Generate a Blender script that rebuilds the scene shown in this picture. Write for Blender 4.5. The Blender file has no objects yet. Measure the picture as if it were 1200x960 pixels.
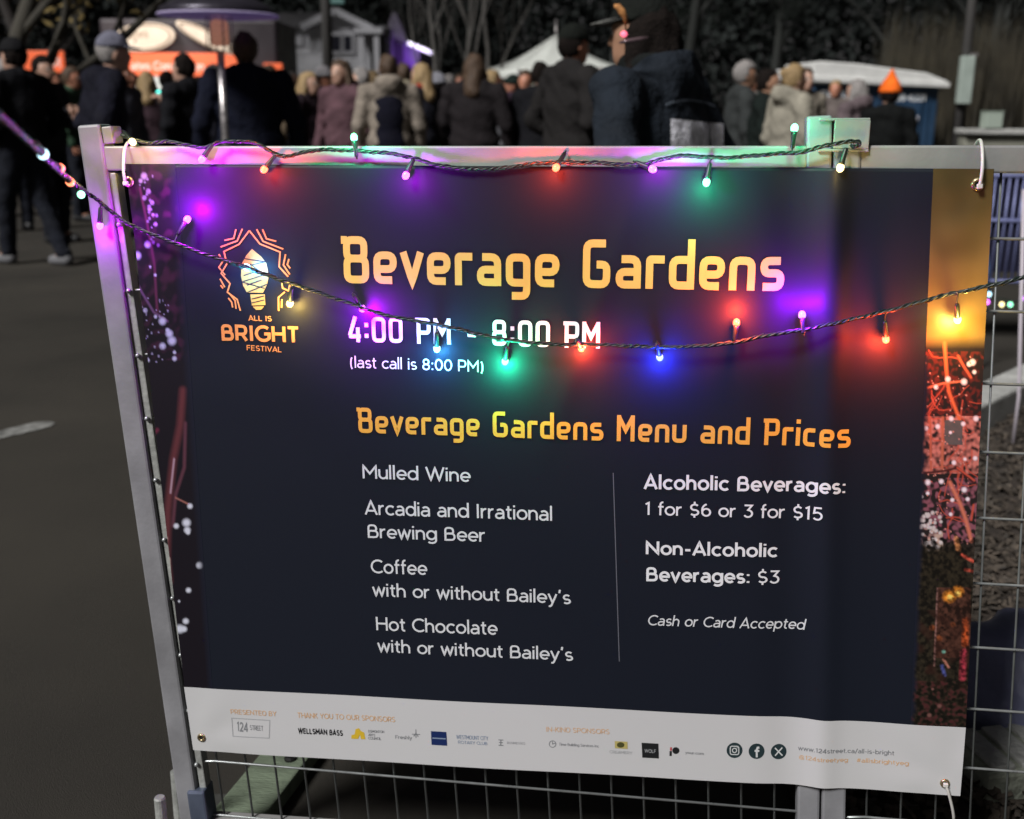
import bpy, math, random
import numpy as np
from mathutils import Vector, Matrix, noise
random.seed(7)
rng = np.random.default_rng(11)
R = math.radians
SC = bpy.context.scene
COL = SC.collection

# ------------------------------------------------------------------ camera
EYE = Vector((0, 0, 1.30)); PITCH, ROLL, F = R(15.36), R(0.5), 1300.0
cd = bpy.data.cameras.new('camera'); cam = bpy.data.objects.new('camera', cd); COL.objects.link(cam)
fw = Vector((0, math.cos(PITCH), -math.sin(PITCH))); rt0 = Vector((1, 0, 0)); up0 = rt0.cross(fw)
rt = math.cos(ROLL)*rt0 + math.sin(ROLL)*up0; up = rt.cross(fw)
mm = Matrix((rt, up, -fw)).transposed().to_4x4(); mm.translation = EYE
cam.matrix_world = mm
cd.sensor_width = 36; cd.lens = 36*F/1200; cd.clip_end = 900; cd.clip_start = .05
cd.dof.use_dof = True; cd.dof.focus_distance = 1.62; cd.dof.aperture_fstop = 4.3
SC.camera = cam
# ------------------------------------------------------------------ world, street light level, exposure
w = bpy.data.worlds.new('World'); SC.world = w; w.use_nodes = True
nt = w.node_tree; bg = nt.nodes['Background']
sky = nt.nodes.new('ShaderNodeTexSky'); sky.sky_type = 'NISHITA'; sky.sun_disc = False
sky.sun_elevation = R(44); sky.sun_rotation = R(200)
hs = nt.nodes.new('ShaderNodeHueSaturation'); hs.inputs['Saturation'].default_value = .10; hs.inputs['Value'].default_value = .15
tint = nt.nodes.new('ShaderNodeMix'); tint.data_type = 'RGBA'; tint.blend_type = 'MULTIPLY'; tint.inputs[0].default_value = 1
tint.inputs[7].default_value = (1.0, .97, .98, 1)
nt.links.new(sky.outputs[0], hs.inputs['Color']); nt.links.new(hs.outputs[0], tint.inputs[6])
nt.links.new(tint.outputs[2], bg.inputs[0]); bg.inputs[1].default_value = .05
sd = bpy.data.lights.new('street_light', 'SUN'); so = bpy.data.objects.new('street_light', sd); COL.objects.link(so)
sd.energy = 4.0; sd.angle = R(14); sd.color = (1, .985, .965)
so.rotation_euler = (R(46), 0, R(-42)); so.location = (-4, -6, 8)
SC.view_settings.view_transform = 'Standard'; SC.view_settings.look = 'None'
SC.view_settings.exposure = 0; SC.view_settings.gamma = 1

# ------------------------------------------------------------------ helpers
def ray(u, v):
    return (fw + rt*((u-600)/F) - up*((v-480)/F))
def gp(u, v, z=0.0):
    d = ray(u, v); t = (z-EYE.z)/d.z; return EYE + d*t
def dp(u, v, Y):
    d = ray(u, v); return EYE + d*(Y/d.y)

def mat(name, col, rough=.6, metal=0, var=0, vscale=8, bump=0, bscale=60, spec=.5, emit=None, estr=0, coat=0, stretch=None):
    m = bpy.data.materials.new(name); m.use_nodes = True
    n = m.node_tree; b = n.nodes['Principled BSDF']
    b.inputs['Base Color'].default_value = (*col, 1); b.inputs['Roughness'].default_value = rough
    b.inputs['Metallic'].default_value = metal; b.inputs['Specular IOR Level'].default_value = spec
    if coat: b.inputs['Coat Weight'].default_value = coat
    if emit: b.inputs['Emission Color'].default_value = (*emit, 1); b.inputs['Emission Strength'].default_value = estr
    tc = n.nodes.new('ShaderNodeTexCoord')
    src = tc.outputs['Object']
    if stretch:
        mp = n.nodes.new('ShaderNodeMapping'); mp.inputs['Scale'].default_value = stretch
        n.links.new(src, mp.inputs[0]); src = mp.outputs[0]
    if var:
        t = n.nodes.new('ShaderNodeTexNoise'); t.inputs['Scale'].default_value = vscale; t.inputs['Detail'].default_value = 6
        n.links.new(src, t.inputs['Vector'])
        r = n.nodes.new('ShaderNodeMapRange'); r.inputs[1].default_value = .3; r.inputs[2].default_value = .7
        r.inputs[3].default_value = 1-var; r.inputs[4].default_value = 1+var
        n.links.new(t.outputs[0], r.inputs[0])
        x = n.nodes.new('ShaderNodeMix'); x.data_type = 'RGBA'; x.blend_type = 'MULTIPLY'; x.inputs[0].default_value = 1
        x.inputs[6].default_value = (*col, 1); n.links.new(r.outputs[0], x.inputs[7]); n.links.new(x.outputs[2], b.inputs['Base Color'])
        r2 = n.nodes.new('ShaderNodeMapRange'); r2.inputs[1].default_value = .3; r2.inputs[2].default_value = .7
        r2.inputs[3].default_value = max(.05, rough-.12); r2.inputs[4].default_value = min(1, rough+.12)
        n.links.new(t.outputs[0], r2.inputs[0]); n.links.new(r2.outputs[0], b.inputs['Roughness'])
    if bump:
        t = n.nodes.new('ShaderNodeTexNoise'); t.inputs['Scale'].default_value = bscale; t.inputs['Detail'].default_value = 5
        n.links.new(src, t.inputs['Vector'])
        bp = n.nodes.new('ShaderNodeBump'); bp.inputs['Strength'].default_value = bump; bp.inputs['Distance'].default_value = .02
        n.links.new(t.outputs[0], bp.inputs['Height']); n.links.new(bp.outputs[0], b.inputs['Normal'])
    return m

def empty(name, loc=(0, 0, 0), rz=0, label=None, cat=None, group=None):
    o = bpy.data.objects.new(name, None); COL.objects.link(o); o.location = loc; o.rotation_euler = (0, 0, rz)
    o.empty_display_size = .1
    if label: tag(o, label, cat, group)
    return o
def tag(o, label, cat, group=None, kind=None):
    if label: o['label'] = label
    if cat: o['category'] = cat
    if group: o['group'] = group
    if kind: o['kind'] = kind
    return o
def link(name, me, parent=None, label=None):
    o = bpy.data.objects.new(name, me); COL.objects.link(o)
    if parent is not None: o.parent = parent
    if label: o['label'] = label
    return o

class MB:
    def __init__(s): s.v = []; s.f = []
    def add(s, vs, fs):
        b = len(s.v); s.v += [tuple(v) for v in vs]; s.f += [tuple(i+b for i in f) for f in fs]
    def box(s, c, d, M=None):
        c = Vector(c); hx, hy, hz = d[0]/2, d[1]/2, d[2]/2
        vs = [Vector((x, y, z)) for z in (-hz, hz) for y in (-hy, hy) for x in (-hx, hx)]
        vs = [(M @ v if M else v)+c for v in vs]
        s.add(vs, [(0, 2, 3, 1), (4, 5, 7, 6), (0, 1, 5, 4), (2, 6, 7, 3), (0, 4, 6, 2), (1, 3, 7, 5)])
    def tube(s, pts, r, n=8, cap=True, closed=False):
        pts = [Vector(p) for p in pts]; k = len(pts); rs = r if hasattr(r, '__len__') else [r]*k
        t0 = (pts[1]-pts[0]).normalized(); a = t0.orthogonal().normalized(); vs = []
        for i, p in enumerate(pts):
            t = (pts[min(i+1, k-1)]-pts[max(i-1, 0)])
            if t.length < 1e-9: t = t0
            t = t.normalized(); a = (a-t*a.dot(t))
            a = a.normalized() if a.length > 1e-6 else t.orthogonal().normalized()
            b = t.cross(a)
            for j in range(n):
                q = 2*math.pi*j/n; vs.append(p+(a*math.cos(q)+b*math.sin(q))*rs[i])
        fs = [(i*n+j, i*n+(j+1) % n, (i+1)*n+(j+1) % n, (i+1)*n+j) for i in range(k-1) for j in range(n)]
        if cap: fs += [tuple(reversed(range(n))), tuple(range((k-1)*n, k*n))]
        s.add(vs, fs)
    def beam(s, p, q, w_, d_, axis=Vector((0, 1, 0))):   # rectangular bar from p to q
        p = Vector(p); q = Vector(q); t = (q-p).normalized(); n = (axis-t*axis.dot(t)).normalized(); b = t.cross(n)
        vs = [e+n*(sy*d_/2)+b*(sx*w_/2) for e in (p, q) for sx, sy in ((-1, -1), (1, -1), (1, 1), (-1, 1))]
        s.add(vs, [(3, 2, 1, 0), (4, 5, 6, 7), (0, 1, 5, 4), (1, 2, 6, 5), (2, 3, 7, 6), (3, 0, 4, 7)])
    def lathe(s, prof, c=(0, 0, 0), n=24, M=None):
        c = Vector(c); vs = []
        for r_, z in prof:
            for j in range(n):
                v = Vector((r_*math.cos(2*math.pi*j/n), r_*math.sin(2*math.pi*j/n), z)); vs.append((M @ v if M else v)+c)
        k = len(prof)
        fs = [(i*n+j, i*n+(j+1) % n, (i+1)*n+(j+1) % n, (i+1)*n+j) for i in range(k-1) for j in range(n)]
        fs += [tuple(reversed(range(n))), tuple(range((k-1)*n, k*n))]
        s.add(vs, fs)
    def prism(s, poly, y0, y1):     # polygon in xz extruded in y
        k = len(poly); vs = [(x, y0, z) for x, z in poly]+[(x, y1, z) for x, z in poly]
        fs = [tuple(range(k)), tuple(reversed(range(k, 2*k)))]+[(i, i+k, (i+1) % k+k, (i+1) % k) for i in range(k)]
        s.add(vs, fs)
    def mesh(s, name, m, smooth=False, bevel=0):
        me = bpy.data.meshes.new(name); me.from_pydata(s.v, [], s.f); me.update()
        if m: me.materials.append(m)
        if smooth: me.polygons.foreach_set('use_smooth', [True]*len(me.polygons))
        return me
    def build(s, name, m, parent=None, smooth=False, label=None, bevel=0):
        o = link(name, s.mesh(name, m, smooth), parent, label)
        if bevel:
            b = o.modifiers.new('bevel', 'BEVEL'); b.width = bevel; b.segments = 2; b.limit_method = 'ANGLE'
        return o

# ------------------------------------------------------------------ materials
GALV = mat('galvanised_steel', (.29, .285, .28), .5, .12, .14, 14, .035, 160)
POST = mat('dull_galvanised_steel', (.25, .25, .265), .5, .2, .2, 12, .035, 150)
GALV2 = mat('weathered_galvanised_steel', (.36, .37, .35), .5, .3, .25, 30, .12, 120)
WIRE = mat('zinc_wire', (.40, .42, .42), .35, .6, .12, 40)
WIREV = mat('dull_zinc_wire', (.20, .215, .21), .5, .4, .12, 40)
ASPH = mat('asphalt', (.028, .024, .018), .85, 0, .42, .8, .45, 420)
PAINT = mat('worn_road_paint', (.21, .21, .20), .8, 0, .55, 24, .4, 90)
CONC = mat('kerb_concrete', (.42, .42, .40), .85, 0, .2, 9, .5, 60)

# ------------------------------------------------------------------ ground
g = MB(); g.add([(-300, -60, 0), (300, -60, 0), (300, 420, 0), (-300, 420, 0)], [(0, 1, 2, 3)])
tag(g.build('asphalt_ground', ASPH), None, None, kind='structure')
a, b = gp(-30, 517), gp(62, 496); dirv = (b-a).normalized(); nv = Vector((-dirv.y, dirv.x, 0))
g = MB(); ring = []
for i in range(13):
    t = i/12; p = a.lerp(b, t); wv = .055*(1-.5*max(0, (t-.85)/.15)); ring.append((p+nv*(wv+random.uniform(-.006, .006)), p-nv*(wv+random.uniform(-.006, .006))))
vs = [Vector((q.x, q.y, .004)) for r_ in ring for q in r_]
g.add(vs, [(2*i, 2*i+1, 2*i+3, 2*i+2) for i in range(12)])
tag(g.build('road_marking', PAINT), None, None, kind='structure')
# planting bed and kerb to the right, behind the fence
k0, k1 = gp(1090, 530), gp(1260, 442)
kd = (k1-k0).normalized(); kn = Vector((-kd.y, kd.x, 0))
ka, kb = k0-kd*2.4, k1+kd*9
g = MB()
L = (kb-ka).length; nseg = int(L/1.5)
kerb = empty('kerb'); kerb['kind'] = 'structure'
for i in range(nseg):
    p = ka+kd*(L*i/nseg+.006); q = ka+kd*(L*(i+1)/nseg-.006)
    h = MB(); h.beam(p+Vector((0, 0, .03)), q+Vector((0, 0, .03)), .16, .24, Vector((0, 0, 1)))
    h.build('kerb_stone', CONC, kerb, bevel=.012)
t0 = gp(1145, 462); t1 = gp(1215, 436); td = (t1-t0).normalized()
g = MB(); tn = Vector((-td.y, td.x, 0)); e0, e1 = t0-td*3, t1+td*8
g.add([Vector((v.x, v.y, .0045)) for v in (e0-tn*.05, e1-tn*.05, e1+tn*.05, e0+tn*.05)], [(0, 1, 2, 3)])
tag(g.build('road_marking', PAINT), None, None, kind='structure')
MULG = mat('bed_soil', (.035, .026, .020), .95, 0, .5, 14, 1.0, 50)
bp = [Vector((.62, 1.68, 0)), Vector((5.2, 1.68, 0)), ]
g = MB(); kin = kn*-.08
def bedz(x, y): return .03+.035*noise.noise(Vector((x*1.7, y*1.7, 3)))+.012*noise.noise(Vector((x*9, y*9, 0)))
# grid in (s along kerb, t down from kerb)
ns, ntn = 60, 40; vv = []
x0b, x1b = .55, 6.5
for j in range(ntn+1):
    for i in range(ns+1):
        x = x0b+(x1b-x0b)*i/ns
        yt = (ka+kin).y+(x-(ka+kin).x)*kd.y/kd.x
        yb = 1.72
        y = yb+(max(yt, yb+.02)-yb)*j/ntn
        e = min(i, j, ns-i)/3.0
        vv.append((x, y, (bedz(x, y) if e >= 1 else bedz(x, y)*e+.005)))
g.add(vv, [(j*(ns+1)+i, j*(ns+1)+i+1, (j+1)*(ns+1)+i+1, (j+1)*(ns+1)+i) for j in range(ntn) for i in range(ns)])
tag(g.build('planting_bed', MULG, smooth=True), None, None, kind='structure')
MULC = mat('bark_chip', (.060, .047, .036), .8, 0, .85, 24, .3, 60)
g = MB()
for k in range(11000):
    x = random.uniform(.6, 4.2); yt = ka.y+(x-ka.x)*kd.y/kd.x
    y = random.uniform(1.74, max(1.8, yt-.12))
    l, ww, th = random.uniform(.012, .05), random.uniform(.006, .018), random.uniform(.003, .008)
    M_ = (Matrix.Rotation(random.uniform(0, 6.3), 3, 'Z') @ Matrix.Rotation(random.gauss(0, .5), 3, 'X') @ Matrix.Rotation(random.gauss(0, .4), 3, 'Y'))
    g.box((x, y, bedz(x, y)+random.uniform(.002, .018)), (l, ww, th), M_)
tag(g.build('bark_mulch', MULC), 'brown bark mulch chips covering the planting bed behind the wire fence', 'mulch', kind='stuff')

# ------------------------------------------------------------------ fence plane frame (x right, n towards the viewer, z up)
FC = Vector((0.05362, 1.57440, 0.74336))
FM = Matrix(((0.9901140, 0.1376040, -0.0271896), (-0.1366771, 0.9900512, 0.0334365), (0.0315201, -0.0293897, 0.9990709)))
MI = FM.inverted(); FN = -(FM.col[1].copy())
def lc(u, v, n=0.0):                  # photograph point -> (x, z) in the fence plane at height n
    d = ray(u, v); t = ((FC+FN*n-EYE).dot(FN))/d.dot(FN); q = MI @ (EYE+d*t-FC); return q.x, q.z
def W(x, n, z): return FC+FM @ Vector((x, -n, z))   # fence frame -> world
def fb(mb):                           # move a mesh builder from the fence frame (x,n,z) to the world
    mb.v = [tuple(W(*v)) for v in mb.v]; return mb

def beamL(mb, p, q, wx, n0, n1):      # bar in fence frame from (x,z) p to q
    px_, pz = p; qx, qz = q; t = Vector((qx-px_, qz-pz)); t.normalize(); b_ = Vector((-t.y, t.x))*wx/2
    vs = []
    for (ex, ez) in (p, q):
        for sgn, n_ in ((-1, n0), (1, n0), (1, n1), (-1, n1)):
            vs.append((ex+b_.x*sgn, n_, ez+b_.y*sgn))
    mb.add(vs, [(3, 2, 1, 0), (4, 5, 6, 7), (0, 1, 5, 4), (1, 2, 6, 5), (2, 3, 7, 6), (3, 0, 4, 7)])

def ground_z(x): return -(W(x, 0, 0).z)/FM[2][2]
# key lines
pL_top, pL_bot = lc(103, 149), lc(222, 960)
pL_low = (pL_bot[0]+(pL_bot[0]-pL_top[0])*.115, ground_z(-.6)+.03)
rl, rr = lc(118, 186), lc(1200, 187)
rslope = (rr[1]-rl[1])/(rr[0]-rl[0])
pM_top, pM_bot = lc(976, 172), lc(962, 955)
def railz(x): return rl[1]+(x-rl[0])*rslope
def lineat(p, q, z): return p[0]+(q[0]-p[0])*(z-p[1])/(q[1]-p[1])
ZB = -.655
def fence_panel(xl_top, xl_bot, xr_top, xr_bot, label, big_left):
    root = empty('wire_fence', W((xl_bot+xr_bot)/2, 0, ground_z(0)), 0, label, 'wire fence')
    inv = Matrix.Translation(-root.location)
    def fin(mb, name, m, lab=None, bevel=0, smooth=False):
        fb(mb); mb.v = [tuple(Vector(v)-root.location) for v in mb.v]
        return mb.build(name, m, root, smooth, lab, bevel)
    zt = railz
    mb = MB(); beamL(mb, (xl_top+.014, zt(xl_top)), (xr_top-.014, zt(xr_top)), .036, -.036, -.004); fin(mb, 'top_rail', GALV, bevel=.003)
    mb = MB(); beamL(mb, (xl_top, .545 if big_left else .50), (xl_bot, ZB), .036, -.040, .0); fin(mb, 'post', POST, bevel=.004)
    mb = MB(); beamL(mb, (xr_top, .535), (xr_bot, ZB), .034, -.037, -.003); fin(mb, 'post', POST, bevel=.004)
    mb = MB(); beamL(mb, (xl_bot+.016, ZB+.03), (xr_bot-.016, ZB+.03), .034, -.036, -.005); fin(mb, 'bottom_rail', GALV, bevel=.003)
    if big_left:   # the bright inner flange of the left post
        mb = MB(); beamL(mb, (xl_top+.027, .542), (xl_top+.027+.002, zt(xl_top)+.021), .016, -.034, -.002); fin(mb, 'post_flange', GALV, bevel=.002)
        mb = MB(); beamL(mb, (xl_top+.026, zt(xl_top)-.021), (xl_bot+.026, ZB+.05), .012, -.03, -.008); fin(mb, 'post_flange', GALV2, bevel=.002)
    xa = lambda z: xl_top+(xl_bot-xl_top)*(.54-z)/(.54-ZB)
    xb = lambda z: xr_top+(xr_bot-xr_top)*(.54-z)/(.54-ZB)
    for k in range(11):
        z0 = .383-.1*k
        x0, x1 = xa(z0), xb(z0)
        mb = MB(); mb.tube([(x0+.004, -.010, z0-.025*x0), (x0+.05, -.018, z0-.025*x0-.002+random.uniform(-.002, .002)), (x1-.01, -.018, z0-.025*x1)], .0021, 6)
        fin(mb, 'wire', WIRE, smooth=True)
    n = int(round((min(xr_bot, xr_top)-max(xl_bot, xl_top))/.05))
    for k in range(1, n):
        t = k/n
        xt, xbm = xl_top+(xr_top-xl_top)*t, xl_bot+(xr_bot-xl_bot)*t
        mb = MB(); mb.tube([(xt, -.0225, zt(xt)-.01), (xbm, -.0225, ZB+.04)], .0019, 6)
        fin(mb, 'wire', WIREV, smooth=True)
    if big_left:
        for k in range(11):           # weld blobs where the wires meet the post
            z0 = .383-.1*k; x0 = xa(z0)+.024
            mb = MB(); mb.lathe([(.001, -.004), (.0035, -.002), (.004, 0), (.0035, .002), (.001, .004)], (x0, -.004, z0-.025*x0), 8)
            fin(mb, 'weld', WIRE, smooth=True)
    return root
xLt, xLb = pL_top[0], lineat(pL_top, pL_bot, ZB)
xMt, xMb = pM_top[0]-.0185, lineat(pM_top, pM_bot, ZB)-.0185
P1 = fence_panel(xLt, xLb, xMt, xMb, 'galvanised wire fence panel behind most of the printed banner, with the tall left post', True)
P2 = fence_panel(xMt+.038, xMb+.038, xMt+1.32, xMb+1.33, 'galvanised wire fence panel on the right whose mesh shows past the banner', False)
# square tube clamp over the middle posts
cl = empty('post_clamp', W(xMt+.02, -.02, railz(xMt)), 0, 'open square steel tube clamp standing up above the rail where the two panels meet', 'clamp')
def fin(mb, name, m, root, lab=None, bevel=0, smooth=False):
    fb(mb); mb.v = [tuple(Vector(v)-root.location) for v in mb.v]
    return mb.build(name, m, root, smooth, lab, bevel)
c0 = lc(957, 158, -.02); c1 = lc(1016, 158, -.02)
for (dz, zt_, n0, n1) in ((.020, .0035, -.045, .002), (-.0205, .0035, -.045, .002)):
    mb = MB(); beamL(mb, (c0[0], c0[1]+dz), (c1[0], c1[1]+dz), zt_, n0, n1); fin(mb, 'clamp_plate', GALV, cl, bevel=.001)
mb = MB(); beamL(mb, (c0[0]+.02, c0[1]), (c1[0], c1[1]), .037, -.002, .0025); fin(mb, 'clamp_face', GALV, cl, bevel=.001)
mb = MB(); beamL(mb, (c0[0], c0[1]), (c1[0], c1[1]), .037, -.045, -.041); fin(mb, 'clamp_back', GALV, cl, bevel=.001)
# fence foot at the left post
ft = empty('steel_stand', (W(xLb, 0, ZB).x, W(xLb, 0, ZB).y, 0), 0, 'steel fence stand with a short upright pipe beside the left post', 'stand')
base = ft.location
mb = MB(); mb.box((0, .05, .012), (.11, .34, .02)); mb.build('base_plate', mat('dark_steel', (.07, .07, .065), .6, .3, .2, 12), ft, bevel=.004)
q = dp(187, 934, base.y); h_ = q.z; xo = q.x-base.x
mb = MB(); mb.tube([(xo, 0, .023), (xo, 0, h_-.003), (xo, 0, h_)], [.0095, .0095, .008], 14); mb.build('upright_pipe', GALV2, ft, smooth=False)
mb = MB(); mb.tube([(xo, .09, .023), (xo, .09, h_-.01)], .0095, 14); mb.build('upright_pipe', GALV2, ft)
# bluish clamp sleeve low on post
mb = MB(); zz0, zz1 = lc(215, 925)[1], lc(215, 985)[1]
sl = empty('sleeve_clamp', W(xLb, 0, zz0), 0, 'dark blue-grey sleeve round the bottom of the left fence post', 'clamp')
mb = MB(); beamL(mb, (lineat(pL_top, pL_bot, zz0)+.02, zz0), (lineat(pL_top, pL_bot, zz1-.1)+.02, zz1-.1), .032, -.034, .006)
fin(mb, 'sleeve', mat('blue_grey_steel', (.10, .12, .17), .4, .4, .2, 20), sl, bevel=.004)

# board on the ground behind the fence
pa, pb2 = gp(345, 880, .02), gp(262, 985, .02)
bd = empty('wooden_board', ((pa.x+pb2.x)/2, (pa.y+pb2.y)/2, 0), 0, 'pale green-grey wooden board lying slantwise on the ground under the banner', 'board')
mb = MB(); dpv = (pa-pb2).normalized()
mb.beam(Vector((pb2.x, pb2.y, .02))-dpv*.1-bd.location, Vector((pa.x, pa.y, .02))+dpv*.35-bd.location, .10, .036, Vector((0, 0, 1)))
mb.build('plank', mat('green_grey_timber', (.14, .175, .12), .8, 0, .25, 5, .4, 30, stretch=(2, 9, 3)), bd, bevel=.004)
pn = gp(340, 889, .04)
mb = MB(); mb.lathe([(.012, 0), (.012, .004), (.007, .007)], Vector((pn.x, pn.y, .0382))-bd.location, 10); mb.build('bolt', mat('dark_bolt', (.02, .02, .02), .5, .6), bd)

# ------------------------------------------------------------------ banner
BN = .006
xpost = (xMt+xMb)/2+.02
def relief(x, z):
    xp = xMt+.02+(xMb-xMt)*(.54-z)/1.2
    d_ = x-xp
    tp_ = 1+1.3*max(0, min(1, (z-.1)/.3)); r_ = .0045*tp_*math.exp(-(d_/.020)**2)-.0034*tp_*math.exp(-((d_+.055)/.03)**2)-.0016*math.exp(-((d_-.07)/.04)**2)
    r_ += .0028*math.sin(x*5.1+z*2.2+.6)*math.sin(z*3.1+.9)+.0009*math.sin(x*17+z*6)
    r_ += .0011*math.sin(z*34+3*math.sin(x*4))*math.exp(-((z-.30)/.16)**2)*math.exp(-((x+.42)/.20)**2)
    for gx_, gz_ in ((-.615, .455), (.60, .44), (-.59, -.45), (.61, -.45)):
        dx_, dz_ = x-gx_, z-gz_; rr_ = math.hypot(dx_, dz_)+1e-6; an_ = math.atan2(dz_, dx_)
        r_ += .0008*math.cos(an_*6)*math.exp(-(rr_/.13)**2)*min(1, (rr_/.06)**2)
    r_ += .0020*math.exp(-((x+.02-.35*z)/.018)**2)*max(0, min(1, (.3-abs(z-.33))/.2))
    return r_
BT = {'TL': lc(148, 192), 'TR': lc(1164, 198), 'BR': lc(1123, 930), 'BL': lc(229, 877)}
def bil(s, t, c):
    (ax, az), (bx, bz), (cx, cz), (dx, dz) = c
    x = (ax*(1-s)+bx*s)*(1-t)+(dx*(1-s)+cx*s)*t; z = (az*(1-s)+bz*s)*(1-t)+(dz*(1-s)+cz*s)*t
    return x, z
def bgrid(corners, ns_, nt_, off, bow=0):
    vs = []
    for j in range(nt_+1):
        for i in range(ns_+1):
            x, z = bil(i/ns_, j/nt_, corners)
            if bow: z += bow*math.sin(math.pi*i/ns_)*(j/nt_)
            vs.append((x, BN+relief(x, z)+off, z))
    fs = [(j*(ns_+1)+i, (j+1)*(ns_+1)+i, (j+1)*(ns_+1)+i+1, j*(ns_+1)+i+1) for j in range(nt_) for i in range(ns_)]
    return vs, fs
def vinyl(name, col, rough=.42, spec=.5, coat=0):
    m = mat(name, col, rough, 0, 0, 1, .05, 900, spec)
    b = m.node_tree.nodes['Principled BSDF']
    return m
NAVY = vinyl('navy_vinyl_print', (.0034, .0058, .0135), .70, .24)
_b = NAVY.node_tree.nodes['Principled BSDF']; _b.inputs['Coat Weight'].default_value = .16; _b.inputs['Coat Roughness'].default_value = .42
WHITEV = vinyl('white_vinyl', (.54, .54, .545), .5)
ban = empty('festival_banner', W(0, BN, 0), 0, 'dark navy printed vinyl banner of beverage garden menu and prices tied to the fence', 'banner')
c4 = [BT['TL'], BT['TR'], BT['BR'], BT['BL']]
vs, fs = bgrid(c4, 220, 170, 0)
mb = MB(); mb.add(vs, fs); sh = fin(mb, 'sheet', NAVY, ban, smooth=True)
md = sh.modifiers.new('solid', 'SOLIDIFY'); md.thickness = .0007; md.offset = -1
# white sponsor strip
s4 = [lc(217.5, 803), lc(1130.5, 850), lc(1124, 930), lc(228, 877)]
vs, fs = bgrid(s4, 150, 12, .0004)
mb = MB(); mb.add(vs, fs); st = fin(mb, 'sponsor_strip', WHITEV, ban, smooth=True)

# printed photographs down the two sides, as colours on a fine mesh
def attr_mat(name, rough=.4):
    m = bpy.data.materials.new(name); m.use_nodes = True; n = m.node_tree; b = n.nodes['Principled BSDF']
    a_ = n.nodes.new('ShaderNodeVertexColor'); a_.layer_name = 'print'; n.links.new(a_.outputs[0], b.inputs['Base Color'])
    b.inputs['Roughness'].default_value = rough; return m
def photo_strip(name, quad_px, ns_, nt_, colfn, label):
    corners = [lc(*p) for p in quad_px]
    vs, fs = bgrid(corners, ns_, nt_, .0003)
    mb = MB(); mb.add(vs, fs); o = fin(mb, name, attr_mat(name+'_ink'), ban, label, smooth=True)
    S_, T_ = np.meshgrid(np.linspace(0, 1, ns_+1), np.linspace(0, 1, nt_+1))
    q = np.array(quad_px, float)
    P = ((q[0]*(1-S_[..., None])+q[1]*S_[..., None])*(1-T_[..., None])+(q[3]*(1-S_[..., None])+q[2]*S_[..., None])*T_[..., None])
    C = colfn(P[..., 0], P[..., 1], S_, T_)
    at = o.data.color_attributes.new('print', 'FLOAT_COLOR', 'POINT')
    rgba = np.ones((C.shape[0]*C.shape[1], 4), np.float32); rgba[:, :3] = np.clip(C.reshape(-1, 3), 0, .9)
    at.data.foreach_set('color', rgba.ravel()); return o
def seg_d(X, Y, pts):
    d = np.full(X.shape, 1e9)
    for (x0, y0), (x1, y1) in zip(pts[:-1], pts[1:]):
        dx, dy = x1-x0, y1-y0; t = np.clip(((X-x0)*dx+(Y-y0)*dy)/(dx*dx+dy*dy+1e-9), 0, 1)
        d = np.minimum(d, np.hypot(X-x0-t*dx, Y-y0-t*dy))
    return d
def paint(C, mask, col): return C*(1-mask[..., None])+np.array(col)*mask[..., None]
def nz(X, Y, s, seed=0):
    out = np.zeros(X.shape); fl = out.ravel()
    for i, (x, y) in enumerate(zip(X.ravel(), Y.ravel())): fl[i] = noise.noise(Vector((x/s, y/s, seed*7.3)))
    return fl.reshape(X.shape)
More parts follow.
